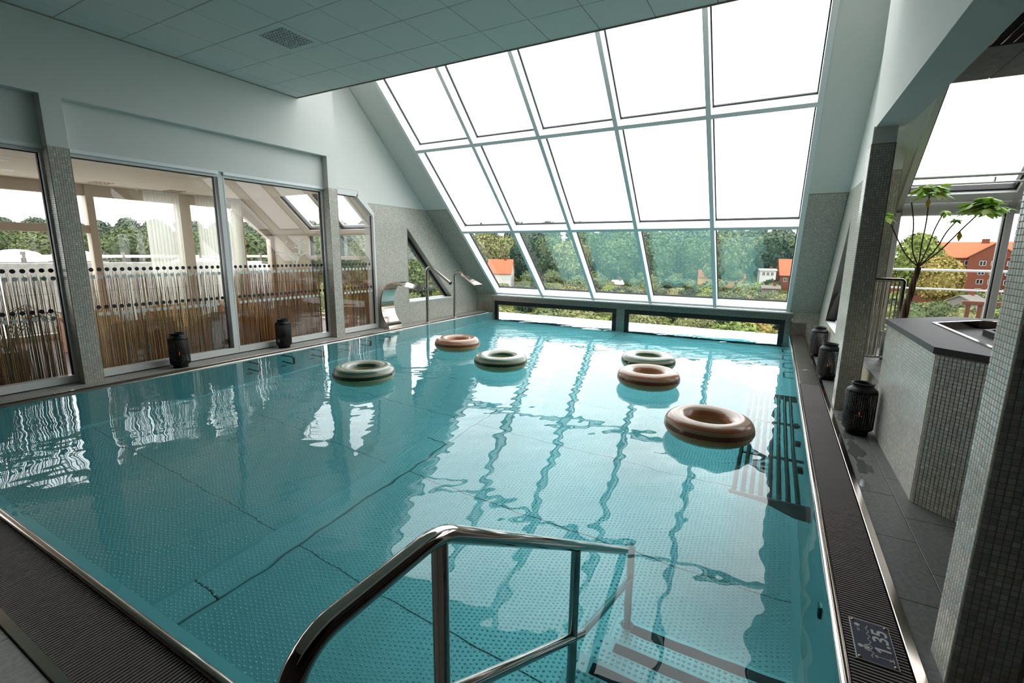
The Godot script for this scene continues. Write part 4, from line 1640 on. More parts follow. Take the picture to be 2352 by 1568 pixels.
func rings() -> void:
	var cream := Color(0.44, 0.39, 0.26)
	var pale := Color(0.47, 0.44, 0.34)
	var dg := Color(0.016, 0.075, 0.050)
	var mg := Color(0.060, 0.165, 0.125)
	var green := ring_mesh([[17.0, dg], [36.0, cream], [57.0, mg], [80.0, pale], [103.0, mg], [136.0, pale], [158.0, dg], [180.0, Color(0.40, 0.36, 0.16)]], Color(0.60, 0.54, 0.27), Color(0.56, 0.50, 0.25))
	var tc := Color(0.22, 0.065, 0.032)
	var pk := Color(0.36, 0.12, 0.06)
	var peach := ring_mesh([[17.0, tc], [35.0, Color(0.43, 0.29, 0.18)], [58.0, pk], [80.0, Color(0.46, 0.33, 0.22)], [103.0, pk], [136.0, Color(0.46, 0.32, 0.21)], [158.0, Color(0.36, 0.13, 0.06)], [180.0, Color(0.48, 0.25, 0.10)]], Color(0.70, 0.36, 0.15), Color(0.66, 0.34, 0.14))
	var list := [
		[green, 2.295, 6.886, 0.3, "green and cream striped swim ring nearest the reed screens", dg],
		[peach, 2.13, 4.66, 2.0, "peach and cream striped swim ring nearest the neck showers", tc],
		[green, 3.406, 5.40, 1.1, "green and cream striped swim ring beside the ring near the neck showers", dg],
		[green, 5.20, 4.295, 4.2, "green and cream striped swim ring half hidden behind a peach ring", dg],
		[peach, 5.42, 5.23, 3.0, "peach and cream striped swim ring in front of a green ring", tc],
		[peach, 6.28, 6.64, 0.4, "brownish peach swim ring floating above the underwater tube lounger", tc],
	]
	for q in list:
		var o := thing("swim_ring", q[4], "swim ring", Vector3(q[1], 0.094, q[2]), q[3], "striped swim rings on the pool")
		part(q[0], "tube_body", M.vinyl, o)
		# welded seam with its scalloped edge
		var s := st()
		s.set_color(Color(0.55, 0.47, 0.25) if q[0] == green else Color(0.58, 0.30, 0.12))
		var n := 160
		for i in n:
			var a := TAU * i / n
			var b := TAU * (i + 1) / n
			var ra := 0.3725 + 0.0035
			var ya := -0.016 - 0.003 * absf(sin(a * 24.0))
			var yb := -0.016 - 0.003 * absf(sin(b * 24.0))
			quad(s, Vector3(cos(a) * ra, -0.008, sin(a) * ra), Vector3(cos(b) * ra, -0.008, sin(b) * ra), Vector3(cos(b) * (ra + 0.0018), yb, sin(b) * (ra + 0.0018)), Vector3(cos(a) * (ra + 0.0018), ya, sin(a) * (ra + 0.0018)))
		part(s, "seam", M.vinyl, o)
		s = st(true)
		s.set_color(Color(0.80, 0.76, 0.66))
		tube(s, [Vector3(0.374, 0.012, 0.0), Vector3(0.388, 0.014, 0.0)], 0.008, 10)
		part(s, "valve", M.vinyl, o)


# ---------------------------------------------------------------- candle lanterns
func lanterns() -> void:
	var o := thing("lantern", "black perforated lantern on the ledge nearest the mosaic pillar, candle lit", "lantern", Vector3(-0.34, 0.002, 7.69), 0.4, "black candle lanterns")
	var R := 0.118
	var s := st(true)
	lathe(s, [Vector2(0.0, 0.0), Vector2(0.088, 0.0), Vector2(0.088, 0.035), Vector2(R - 0.006, 0.05), Vector2(R, 0.065), Vector2(R - 0.006, 0.065), Vector2(0.08, 0.05), Vector2(0.0, 0.05)], 32)
	part(s, "base", M.lantern, o)
	s = st(true)
	lathe(s, [Vector2(R - 0.004, 0.385), Vector2(R, 0.385), Vector2(R - 0.004, 0.412), Vector2(0.092, 0.432), Vector2(0.082, 0.44), Vector2(0.082, 0.465), Vector2(0.088, 0.468), Vector2(0.088, 0.475), Vector2(0.078, 0.475), Vector2(0.076, 0.435), Vector2(R - 0.012, 0.408), Vector2(R - 0.004, 0.385)], 32)
	part(s, "shoulder", M.lantern, o)
	# wall of punched sheet: rings and uprights leave square holes
	s = st(true)
	var rows := 21
	var cols := 44
	var t := 0.0014
	for k in rows + 1:
		var y := 0.063 + 0.324 * k / rows
		lathe(s, [Vector2(R, y - 0.0036), Vector2(R + t, y - 0.0036), Vector2(R + t, y + 0.0036), Vector2(R, y + 0.0036), Vector2(R, y - 0.0036)], cols)
	for i in cols:
		var a := TAU * (i + 0.5) / cols
		var b0 := Vector3(cos(a), 0, sin(a))
		box(s, b0 * (R + t * 0.5) + Vector3(0, 0.225, 0), Vector3(t * 1.2, 0.324, 0.0076), 0.0, Basis(Vector3.UP, -a))
	part(s, "punched_wall", M.lantern, o)
	s = st(true)
	tube(s, [Vector3(0, 0.05, 0), Vector3(0, 0.165, 0)], 0.036, 20)
	part(s, "candle", M.candle, o)
	s = st(true)
	lathe(s, [Vector2(0.0, 0.167), Vector2(0.008, 0.182), Vector2(0.0, 0.208)], 5)
	part(s, "candle_flame", M.flame, o)
	s = st(true)
	var hp := []
	for k in 13:
		var a := PI * k / 12.0
		hp.append(Vector3(cos(a) * 0.086, 0.462 - 0.02 * sin(a), sin(a) * 0.125))
	tube(s, hp, 0.0022, 6)
	part(s, "wire_handle", M.lantern, o)
	for q in [[-0.36, 6.10, 1.2, "black perforated lantern on the ledge nearest the second pillar, candle out"], [-0.33, 9.60, 2.0, "black perforated lantern on the ledge left of the mosaic pillar"], [7.385, 2.08, 0.7, "black perforated lantern under the right three-cornered window"], [7.39, 3.72, 2.6, "black perforated lantern half hidden behind the right mosaic pillar"], [7.46, 5.88, 3.6, "black perforated lantern on the deck against the hot tub"]]:
		var c := another(o, Vector3(q[0], 0.002, q[1]), q[2], q[3], "lantern")
		if q[0] < 0.0:
			c.get_node("candle_flame").free()      # burnt out


# ---------------------------------------------------------------- depth plate on the grating
func depth_sign() -> void:
	var o := thing("depth_sign", "blue depth plate reading 1.35 screwed to the grating", "sign", Vector3(7.18, 0.003, 8.765))
	# plate frame: reading direction is -z, letters stand towards -x
	var to := func(u: float, v: float, h: float) -> Vector3: return Vector3(-v, h, -u)
	var s := st()
	box(s, Vector3(0, 0.002, 0), Vector3(0.142, 0.004, 0.25), 0.0015)
	part(s, "plate", M.sign_light, o)
	s = st()
	box(s, Vector3(0, 0.0042, 0), Vector3(0.134, 0.001, 0.242), 0.0)
	part(s, "enamel", M.sign_blue, o)
	var tm := TextMesh.new()
	tm.text = "1.35"
	var font := SystemFont.new()
	font.font_names = PackedStringArray(["Droid Sans"])
	font.font_weight = 700
	tm.font = font
	tm.font_size = 64
	tm.pixel_size = 0.00118
	tm.depth = 0.0012
	var t := part(tm, "depth_number", M.sign_light, o)
	t.basis = Basis(Vector3(0, 0, -1), Vector3(-1, 0, 0), Vector3(0, 1, 0))
	t.position = to.call(0.014, -0.030, 0.0052)
	var line := func(pts: Array, w: float, called: String) -> void:
		var q := st()
		for i in pts.size() - 1:
			var a: Vector2 = pts[i]
			var b: Vector2 = pts[i + 1]
			var c: Vector2 = (a + b) * 0.5
			var d := b - a
			box(q, to.call(c.x, c.y, 0.0052), Vector3(w, 0.001, d.length() + w * 0.4), 0.0, Basis(Vector3.UP, atan2(d.y, d.x)))
		part(q, called, M.sign_light, o)
	var wave := []
	for i in 41:
		var u := -0.095 + 0.19 * i / 40.0
		wave.append(Vector2(u, 0.012 + 0.0045 * sin(i * 0.92)))
	line.call(wave, 0.0032, "wave_line")
	line.call([Vector2(-0.082, 0.005), Vector2(-0.082, -0.052)], 0.003, "arrow")
	line.call([Vector2(-0.089, -0.004), Vector2(-0.082, 0.006), Vector2(-0.075, -0.004)], 0.003, "arrow_head")
	line.call([Vector2(-0.089, -0.043), Vector2(-0.082, -0.053), Vector2(-0.075, -0.043)], 0.003, "arrow_head")
	line.call([Vector2(-0.094, -0.056), Vector2(-0.070, -0.056)], 0.003, "arrow_base")
	s = st()
	disc(s, to.call(-0.045, 0.048, 0.0047), Vector3(1, 0, 0), Vector3(0, 0, -1), 0.0095, 0.001, 18)
	part(s, "swimmer_head", M.sign_light, o)
	line.call([Vector2(-0.062, 0.02), Vector2(-0.056, 0.032), Vector2(-0.045, 0.035), Vector2(-0.034, 0.032), Vector2(-0.028, 0.02)], 0.006, "swimmer_arms")
	line.call([Vector2(-0.045, 0.035), Vector2(-0.045, 0.02)], 0.014, "swimmer_body")
	s = st()
	disc(s, to.call(0.085, 0.045, 0.0047), Vector3(1, 0, 0), Vector3(0, 0, -1), 0.010, 0.001, 14)
	part(s, "emblem", M.sign_light, o)
	line.call([Vector2(0.045, 0.045), Vector2(0.068, 0.045)], 0.0022, "small_print")
	line.call([Vector2(0.045, 0.040), Vector2(0.065, 0.040)], 0.0018, "small_print")
	for p in [Vector2(-0.112, 0.058), Vector2(0.112, 0.058), Vector2(-0.112, -0.058), Vector2(0.112, -0.058)]:
		s = st(true)
		lathe(s, [Vector2(0.0075, 0.0), Vector2(0.006, 0.003), Vector2(0.0, 0.004)], 12, to.call(p.x, p.y, 0.0045))
		part(s, "screw", M.brass, o)


# ---------------------------------------------------------------- hot tub
func hot_tub() -> void:
	var o := thing("hot_tub", "raised mosaic clad hot tub with a dark stone rim", "hot tub")
	var outline := [Vector2(7.6, 5.70), Vector2(7.6, 7.20), Vector2(8.15, 7.74), Vector2(9.35, 7.74), Vector2(9.9, 7.20), Vector2(9.9, 5.70), Vector2(9.35, 5.16), Vector2(8.15, 5.16)]
	var mid := Vector2(8.75, 6.45)
	var scaled := func(k: float) -> PackedVector2Array:      # k: metres moved outwards
		var out := PackedVector2Array()
		for i in outline.size():
			var a: Vector2 = outline[(i + 7) % 8]
			var b: Vector2 = outline[i]
			var c: Vector2 = outline[(i + 1) % 8]
			var n1 := (b - a).normalized().orthogonal()
			var n2 := (c - b).normalized().orthogonal()
			if n1.dot(b - mid) < 0:
				n1 = -n1
				n2 = -n2
			var m := (n1 + n2).normalized()
			out.append(b + m * k / m.dot(n1))
		return out
	var hoop := func(k0: float, k1: float, y0: float, y1: float) -> SurfaceTool:      # ring between two offsets
		var q := st()
		var a: PackedVector2Array = scaled.call(k0)
		var b: PackedVector2Array = scaled.call(k1)
		for i in 8:
			var j := (i + 1) % 8
			var A0 := Vector3(a[i].x, y0, a[i].y)
			var A1 := Vector3(a[j].x, y0, a[j].y)
			var B0 := Vector3(b[i].x, y0, b[i].y)
			var B1 := Vector3(b[j].x, y0, b[j].y)
			var up := Vector3(0, y1 - y0, 0)
			quad(q, A0 + up, A1 + up, B1 + up, B0 + up)
			quad(q, A0, B0, B1, A1)
			quad(q, A0, A1, A1 + up, A0 + up)
			quad(q, B0, B0 + up, B1 + up, B1)
		return q
	part(hoop.call(0.0, -0.14, 0.0, 1.0), "wall_core", M.grout, o)
	for i in 3:
		var a: Vector2 = outline[[0, 1, 7][i]]
		var b: Vector2 = outline[[1, 2, 0][i]]
		var u := Vector3(b.x - a.x, 0, b.y - a.y).normalized()
		mosaic(o, Vector3(a.x, 0.0, a.y) + u.cross(Vector3.UP) * 0.001, u, Vector3.UP, a.distance_to(b), 1.0)
	var rim: SurfaceTool = hoop.call(0.022, -0.27, 1.0, 1.042)
	part(rim, "stone_rim", M.stone, o)
	part(hoop.call(-0.27, -0.295, 0.98, 1.05), "steel_edge", M.polished, o)
	var inner: PackedVector2Array = scaled.call(-0.29)
	var s := st()
	prism(s, inner, 0.9, 0.985, across_y)
	part(s, "ledge", M.stone, o)
	part(hoop.call(-0.56, -0.60, 0.98, 1.03), "basin_edge", M.stone, o)
	s = st()
	prism(s, scaled.call(-0.59), 0.95, 1.012, across_y)
	part(s, "tub_water", M.tub_water, o)


# ---------------------------------------------------------------- plant and railing in the bay
func leaf_hand(s: SurfaceTool, at: Vector3, axis: Vector3, size: float, count: int) -> void:
	var side := axis.cross(Vector3.UP if absf(axis.y) < 0.9 else Vector3.RIGHT).normalized()
	for k in count:
		var d := (axis * rng.randf_range(0.0, 0.5) + side.rotated(axis, TAU * k / count + rng.randf_range(-0.2, 0.2))).normalized()
		d.y -= rng.randf_range(0.0, 0.75)
		d = d.normalized()
		var w := d.cross(axis).normalized() * size * 0.21
		var len := size * rng.randf_range(0.75, 1.1)
		var g := rng.randf_range(0.75, 1.2)
		s.set_color(Color(0.30 * g, 0.48 * g, 0.07 * g) if rng.randf() < 0.75 else Color(0.48 * g, 0.56 * g, 0.10 * g))
		var droop := Vector3(0, -0.16 * size, 0)
		var lift := d.cross(w).normalized() * size * 0.04
		var p1 := at + d * len * 0.3
		var p2 := at + d * len * 0.65 + droop * 0.4
		var tip := at + d * len + droop
		tri(s, at, p1 + w * 0.8, p1 - lift)
		tri(s, at, p1 - lift, p1 - w * 0.8)
		quad(s, p1 + w * 0.8, p2 + w, p2 - lift, p1 - lift)
		quad(s, p1 - lift, p2 - lift, p2 - w, p1 - w * 0.8)
		tri(s, p2 + w, tip, p2 - lift)
		tri(s, p2 - lift, tip, p2 - w)


func plant_and_railing() -> void:
	var o := thing("potted_tree", "tall thin indoor tree with fingered leaves and braided trunk", "plant", Vector3(8.02, 0.455, 4.45))
	var s := st(true)
	lathe(s, [Vector2(0.0, 0.0), Vector2(0.15, 0.0), Vector2(0.19, 0.32), Vector2(0.165, 0.32), Vector2(0.15, 0.28), Vector2(0.0, 0.28)], 24, Vector3(-0.08, 0, 0))
	part(s, "pot", M.stone, o)
	var fork := Vector3(-0.025, 1.03, 0.0)
	for k in 3:
		var pts := []
		for i in 15:
			var t := i / 14.0
			var a := t * 7.0 + TAU * k / 3
			pts.append(Vector3(-0.10, 0.26, 0).lerp(fork, t) + Vector3(cos(a), 0, sin(a)) * lerpf(0.024, 0.012, t))
		s = st(true)
		tube(s, pts, 0.016, 8)
		part(s, "trunk_strand", M.stem, o)
	var limbs := [
		[fork, Vector3(-0.03, 1.28, 0), Vector3(-0.02, 1.5, 0), Vector3(-0.035, 1.80, 0)],
		[fork, Vector3(0.13, 1.20, 0), Vector3(0.27, 1.42, 0), Vector3(0.42, 1.64, 0.02)],
		[fork, Vector3(0.11, 1.22, -0.05), Vector3(0.17, 1.40, -0.08), Vector3(0.25, 1.52, -0.1)],
		[fork, Vector3(0.05, 1.25, -0.1), Vector3(0.09, 1.44, -0.16), Vector3(0.15, 1.60, -0.2)],
		[fork, Vector3(-0.11, 1.22, 0), Vector3(-0.12, 1.48, 0.0), Vector3(-0.17, 1.70, 0)],
		[fork, Vector3(-0.14, 1.14, 0), Vector3(-0.26, 1.36, 0.0), Vector3(-0.35, 1.56, 0)],
	]
	for q in limbs:
		s = st(true)
		tube(s, rounded(q, 0.1, 4), 0.0065, 7)
		part(s, "branch", M.stem, o)
	var hands := [[limbs[0][3], 10, 0.13, 0.09], [limbs[1][3], 13, 0.145, 0.115], [limbs[2][3], 2, 0.08, 0.03], [limbs[3][3], 2, 0.075, 0.03], [limbs[5][3], 3, 0.13, 0.06]]
	for h in hands:
		for k in h[1]:
			s = st()
			var off: Vector3 = Vector3(rng.randf_range(-1, 1), rng.randf_range(-0.5, 0.8), rng.randf_range(-1, 1)) * h[3]
			leaf_hand(s, h[0] + off, (Vector3(off.x * 4, 1.0, off.z * 4)).normalized(), h[2], 7)
			s.set_color(Color(0.16, 0.24, 0.05))
			s.set_smooth_group(0)
			tube(s, [h[0], h[0] + off], 0.002, 4)
			part(s, "leaf_hand", M.leaf, o)
	s = st()
	s.set_color(Color(0.50, 0.24, 0.03))
	for p in [Vector3(-0.04, 1.74, 0.03), Vector3(0.26, 1.40, 0.0)]:
		quad(s, p, p + Vector3(0.022, -0.05, 0.01), p + Vector3(0.0, -0.11, 0.0), p + Vector3(-0.02, -0.05, -0.01))
	part(s, "dry_leaves", M.leaf, o)

	var r := thing("railing", "chrome railing with upright bars behind the right mosaic pillar", "railing", Vector3(7.56, 0.455, 4.78))
	s = st(true)
	tube(s, rounded([Vector3(0.0, 0.90, 0.0), Vector3(0.275, 0.90, 0.0), Vector3(0.275, 0.0, 0.0)], 0.03, 5), 0.021, 14)
	part(s, "top_rail", M.polished, r)
	s = st(true)
	tube(s, [Vector3(0.0, 0.08, 0.0), Vector3(0.275, 0.08, 0.0)], 0.012, 10)
	part(s, "bottom_rail", M.polished, r)
	for k in 7:
		s = st(true)
		tube(s, [Vector3(0.03 + k * 0.034, 0.08, 0), Vector3(0.03 + k * 0.034, 0.9, 0)], 0.007, 8)
		part(s, "bar", M.polished, r)
	s = st(true)
	lathe(s, [Vector2(0.0, 0.012), Vector2(0.035, 0.012), Vector2(0.04, 0.0)], 18, Vector3(0.275, 0.0, 0))
	part(s, "foot_flange", M.polished, r)


# ---------------------------------------------------------------- vents in the ceilings
func vent(at: Vector3, label: String) -> void:
	var o := thing("ceiling_vent", label, "air vent", at)
	var s := st()
	# square plate with a field of round nozzles
	for r in [[-0.297, -0.297, 0.297, -0.215], [-0.297, 0.215, 0.297, 0.297], [-0.297, -0.215, -0.215, 0.215], [0.215, -0.215, 0.297, 0.215]]:
		bx(s, Vector3(r[0], 0.0, r[1]), Vector3(r[2], 0.02, r[3]))
	part(s, "face_plate", M.ceiling, o)
	var n := 10
	for j in n:
		for i in n:
			s = st(true)
			var c := Vector3(-0.1935 + i * 0.043, 0.0, -0.1935 + j * 0.043)
			lathe(s, [Vector2(0.0205, 0.0), Vector2(0.0175, 0.002), Vector2(0.0168, 0.0232)], 12, c)
			s.set_smooth_group(-1)
			for k in 12:
				var a := TAU * k / 12
				var b := TAU * (k + 1) / 12
				var sq := func(t: float) -> Vector3:
					var d := Vector3(cos(t), 0, sin(t))
					return c + d * (0.0216 / maxf(absf(d.x), absf(d.z)))
				quad(s, c + Vector3(cos(a), 0, sin(a)) * 0.0205, c + Vector3(cos(b), 0, sin(b)) * 0.0205, sq.call(b), sq.call(a))
			part(s, "nozzle", M.ceiling, o)


func ceiling_fittings() -> void:
	vent(Vector3(1.418, 4.0105, 7.0), "square vent of round nozzles set in the pale tiled ceiling")
	var o := thing("ceiling_vent", "slotted vent in the ceiling over the hot tub, shade put into its colour", "air vent", Vector3(7.92, 3.2, 5.95))
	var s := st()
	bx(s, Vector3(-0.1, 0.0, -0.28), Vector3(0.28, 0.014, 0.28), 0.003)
	part(s, "face_plate", M.shaded_ceiling, o)
	for k in 5:
		s = st()
		box(s, Vector3(-0.05 + k * 0.07, -0.004, 0), Vector3(0.02, 0.004, 0.44), 0.001, Basis(Vector3(0, 0, 1), 0.5))
		part(s, "vane", M.polished, o)


# ---------------------------------------------------------------- the town and gardens outside
const GROUND := -9.0


func ground_y(x: float, z: float) -> float:
	var d := Vector2(x - 6.7, z - 11.0).length()
	return GROUND + 3.0 * smoothstep(230.0, 420.0, d) - 0.5 * smoothstep(30.0, 60.0, d) + 0.5


func blob_mesh() -> ArrayMesh:
	var s := st(true)
	var n := FastNoiseLite.new()
	n.seed = 8
	n.frequency = 1.4
	var at := func(a: int, b: int) -> Vector3:
		var th := TAU * (a % 16) / 16.0
		var ph := PI * b / 9.0
		var d := Vector3(sin(ph) * cos(th), cos(ph), sin(ph) * sin(th))
		return d * (0.86 + 0.16 * n.get_noise_3dv(d))
	for b in 9:
		for a in 16:
			quad(s, at.call(a, b), at.call(a + 1, b), at.call(a + 1, b + 1), at.call(a, b + 1))
	s.generate_normals()
	return s.commit()


const GREENS := [Color(0.088, 0.112, 0.055), Color(0.112, 0.130, 0.064), Color(0.165, 0.168, 0.075), Color(0.095, 0.120, 0.085), Color(0.040, 0.058, 0.036), Color(0.145, 0.178, 0.056), Color(0.22, 0.175, 0.058)]


# crown of several lobes: dark core blobs with leaf clumps spread over them
func crown(parent: Node3D, lobes: Array, kind: int, density: float, size: float) -> void:
	var base: Color = GREENS[kind]
	var pos := PackedVector3Array()
	var nor := PackedVector3Array()
	var col := PackedColorArray()
	var idx := PackedInt32Array()
	for l in lobes:
		var n := int(density * l[1] * l[1] * l[2] / (size * size))
		for k in n:
			var d := Vector3(rng.randfn(), rng.randfn() + 0.25, rng.randfn()).normalized()
			var c: Vector3 = l[0] + d * l[1] * Vector3(1, l[2], 1) * rng.randf_range(0.86, 1.08)
			var g: float = rng.randf_range(0.72, 1.32) * l[3]
			var w := (d + Vector3(rng.randfn(), rng.randfn(), rng.randfn()) * 0.55).normalized()
			var u := w.cross(Vector3(rng.randfn(), rng.randfn(), rng.randfn())).normalized()
			var v := w.cross(u)
			var len := size * rng.randf_range(0.7, 1.3)
			var n0 := pos.size()
			pos.append_array(PackedVector3Array([c - u * len, c + v * len * 0.6, c + u * len, c - v * len * 0.6]))
			for q in 4:
				nor.append(w)
				col.append(Color(base.r * g, base.g * g, base.b * g))
			idx.append_array(PackedInt32Array([n0, n0 + 1, n0 + 2, n0, n0 + 2, n0 + 3]))
	stuff(part(packed(pos, nor, col, idx), "foliage", M.foliage, parent))
	var s := st(true)
	for l in lobes:
		s.append_from(shared.blob, 0, Transform3D(Basis.from_scale(Vector3(1, l[2], 1) * l[1] * 0.93), l[0]))
	var m := MeshInstance3D.new()
	m.mesh = s.commit()
	m.material_override = M["core_%d" % kind]
	hang(m, "crown", parent)


func tree(called: String, label: String, x: float, z: float, h: float, r: float, kind: int, group: String) -> void:
	var o := thing(called, label, "tree", Vector3(x, ground_y(x, z), z), 0, group)
	var lobes := []
	var tall := h * 0.84
	if kind == 4 and r < 4.0:
		for k in 6:
			lobes.append([Vector3(rng.randfn(0, 0.3), h * (0.18 + 0.14 * k), rng.randfn(0, 0.3)), r * (1.0 - 0.13 * k), 0.8, rng.randf_range(0.9, 1.1)])
	else:
		lobes.append([Vector3(0, h - tall * 0.5, 0), minf(r * 0.92, tall * 0.55), tall * 0.5 / minf(r * 0.92, tall * 0.55), 1.0])
		for k in 7:
			var a := TAU * k / 7 + rng.randf_range(-0.4, 0.4)
			var q := rng.randf_range(0.36, 0.48) * r
			lobes.append([Vector3(cos(a) * r * 0.50, h - tall * rng.randf_range(0.25, 0.88), sin(a) * r * 0.50), q, rng.randf_range(0.8, 1.1), rng.randf_range(0.85, 1.2)])
		lobes.append([Vector3(rng.randfn(0, r * 0.2), h - r * 0.35, rng.randfn(0, r * 0.2)), r * 0.45, 0.9, 1.15])
	crown(o, lobes, kind, 11.0, clampf(r * 0.085, 0.25, 0.7))
	var s := st(true)
	tube(s, [Vector3(0, -0.3, 0), Vector3(0.1, h * 0.3, 0), Vector3(0, h * 0.6, 0.1)], [r * 0.07, r * 0.05, r * 0.02], 7)
	part(s, "trunk", M.bark, o)


func shrub(x: float, z: float, h: float, r: float, kind: int, label: String, group: String, called := "shrub") -> void:
	var o := thing(called, label, "shrub", Vector3(x, ground_y(x, z), z), 0, group)
	var lobes := [[Vector3(0, h * 0.45, 0), r * 0.8, h * 0.6 / (r * 0.8), 1.0]]
	for k in 4:
		var a := TAU * k / 4 + rng.randf_range(-0.5, 0.5)
		lobes.append([Vector3(cos(a) * r * 0.46, h * rng.randf_range(0.35, 0.6), sin(a) * r * 0.46), r * 0.46, 0.75, rng.randf_range(0.85, 1.25)])
	crown(o, lobes, kind, 7.0, clampf(r * 0.11, 0.22, 0.45))


func house(called: String, label: String, at: Vector3, turn: float, w: float, d: float, h: float, rh: float, wall: Material, roof: Material, wins: Array) -> Node3D:
	var o := thing(called, label, "house", at, turn)
	var s := st()
	bx(s, Vector3(-w / 2, -4.0, -d / 2), Vector3(w / 2, h, d / 2))
	prism(s, PackedVector2Array([Vector2(-d / 2, h), Vector2(d / 2, h), Vector2(0, h + rh)]), -w / 2, w / 2, across_x)
	part(s, "walls", wall, o)
	for sg in [1.0, -1.0]:
		s = st()
		var e := 0.35
		var sl := rh / (d / 2)
		prism(s, PackedVector2Array([Vector2(0, h + rh + 0.02), Vector2(sg * (d / 2 + e), h - e * sl + 0.02), Vector2(sg * (d / 2 + e), h - e * sl + 0.2), Vector2(0, h + rh + 0.2)]), -w / 2 - 0.3, w / 2 + 0.3, across_x)
		part(s, "roof_slope", roof, o)
	s = st()
	bx(s, Vector3(w * 0.15, h + rh * 0.5, -0.35), Vector3(w * 0.15 + 0.7, h + rh + 0.9, 0.35), 0.03)
	part(s, "chimney", M.brick, o)
	for q in wins:
		window_in(o, Vector3(q[0], q[1], d / 2), q[2], q[3])
	return o


func window_in(o: Node3D, at: Vector3, w: float, h: float) -> void:
	var key := "win %.2f %.2f" % [w, h]
	if not shared.has(key):
		var s := st()
		for r in [[-w / 2, -h / 2, w / 2, -h / 2 + 0.1], [-w / 2, h / 2 - 0.1, w / 2, h / 2], [-w / 2, -h / 2, -w / 2 + 0.1, h / 2], [w / 2 - 0.1, -h / 2, w / 2, h / 2], [-0.06, -h / 2, 0.06, h / 2]]:
			bx(s, Vector3(r[0], r[1], -0.05), Vector3(r[2], r[3], 0.06))
		s.generate_normals()
		var g := st()
		bx(g, Vector3(-w / 2 + 0.05, -h / 2 + 0.05, -0.03), Vector3(w / 2 - 0.05, h / 2 - 0.05, 0.02))
		g.generate_normals()
		shared[key] = [s.commit(), g.commit()]
	var f := part(shared[key][0], "window", M.render_white, o)
	f.position = at
	part(shared[key][1], "pane", M.pane_dark, f)


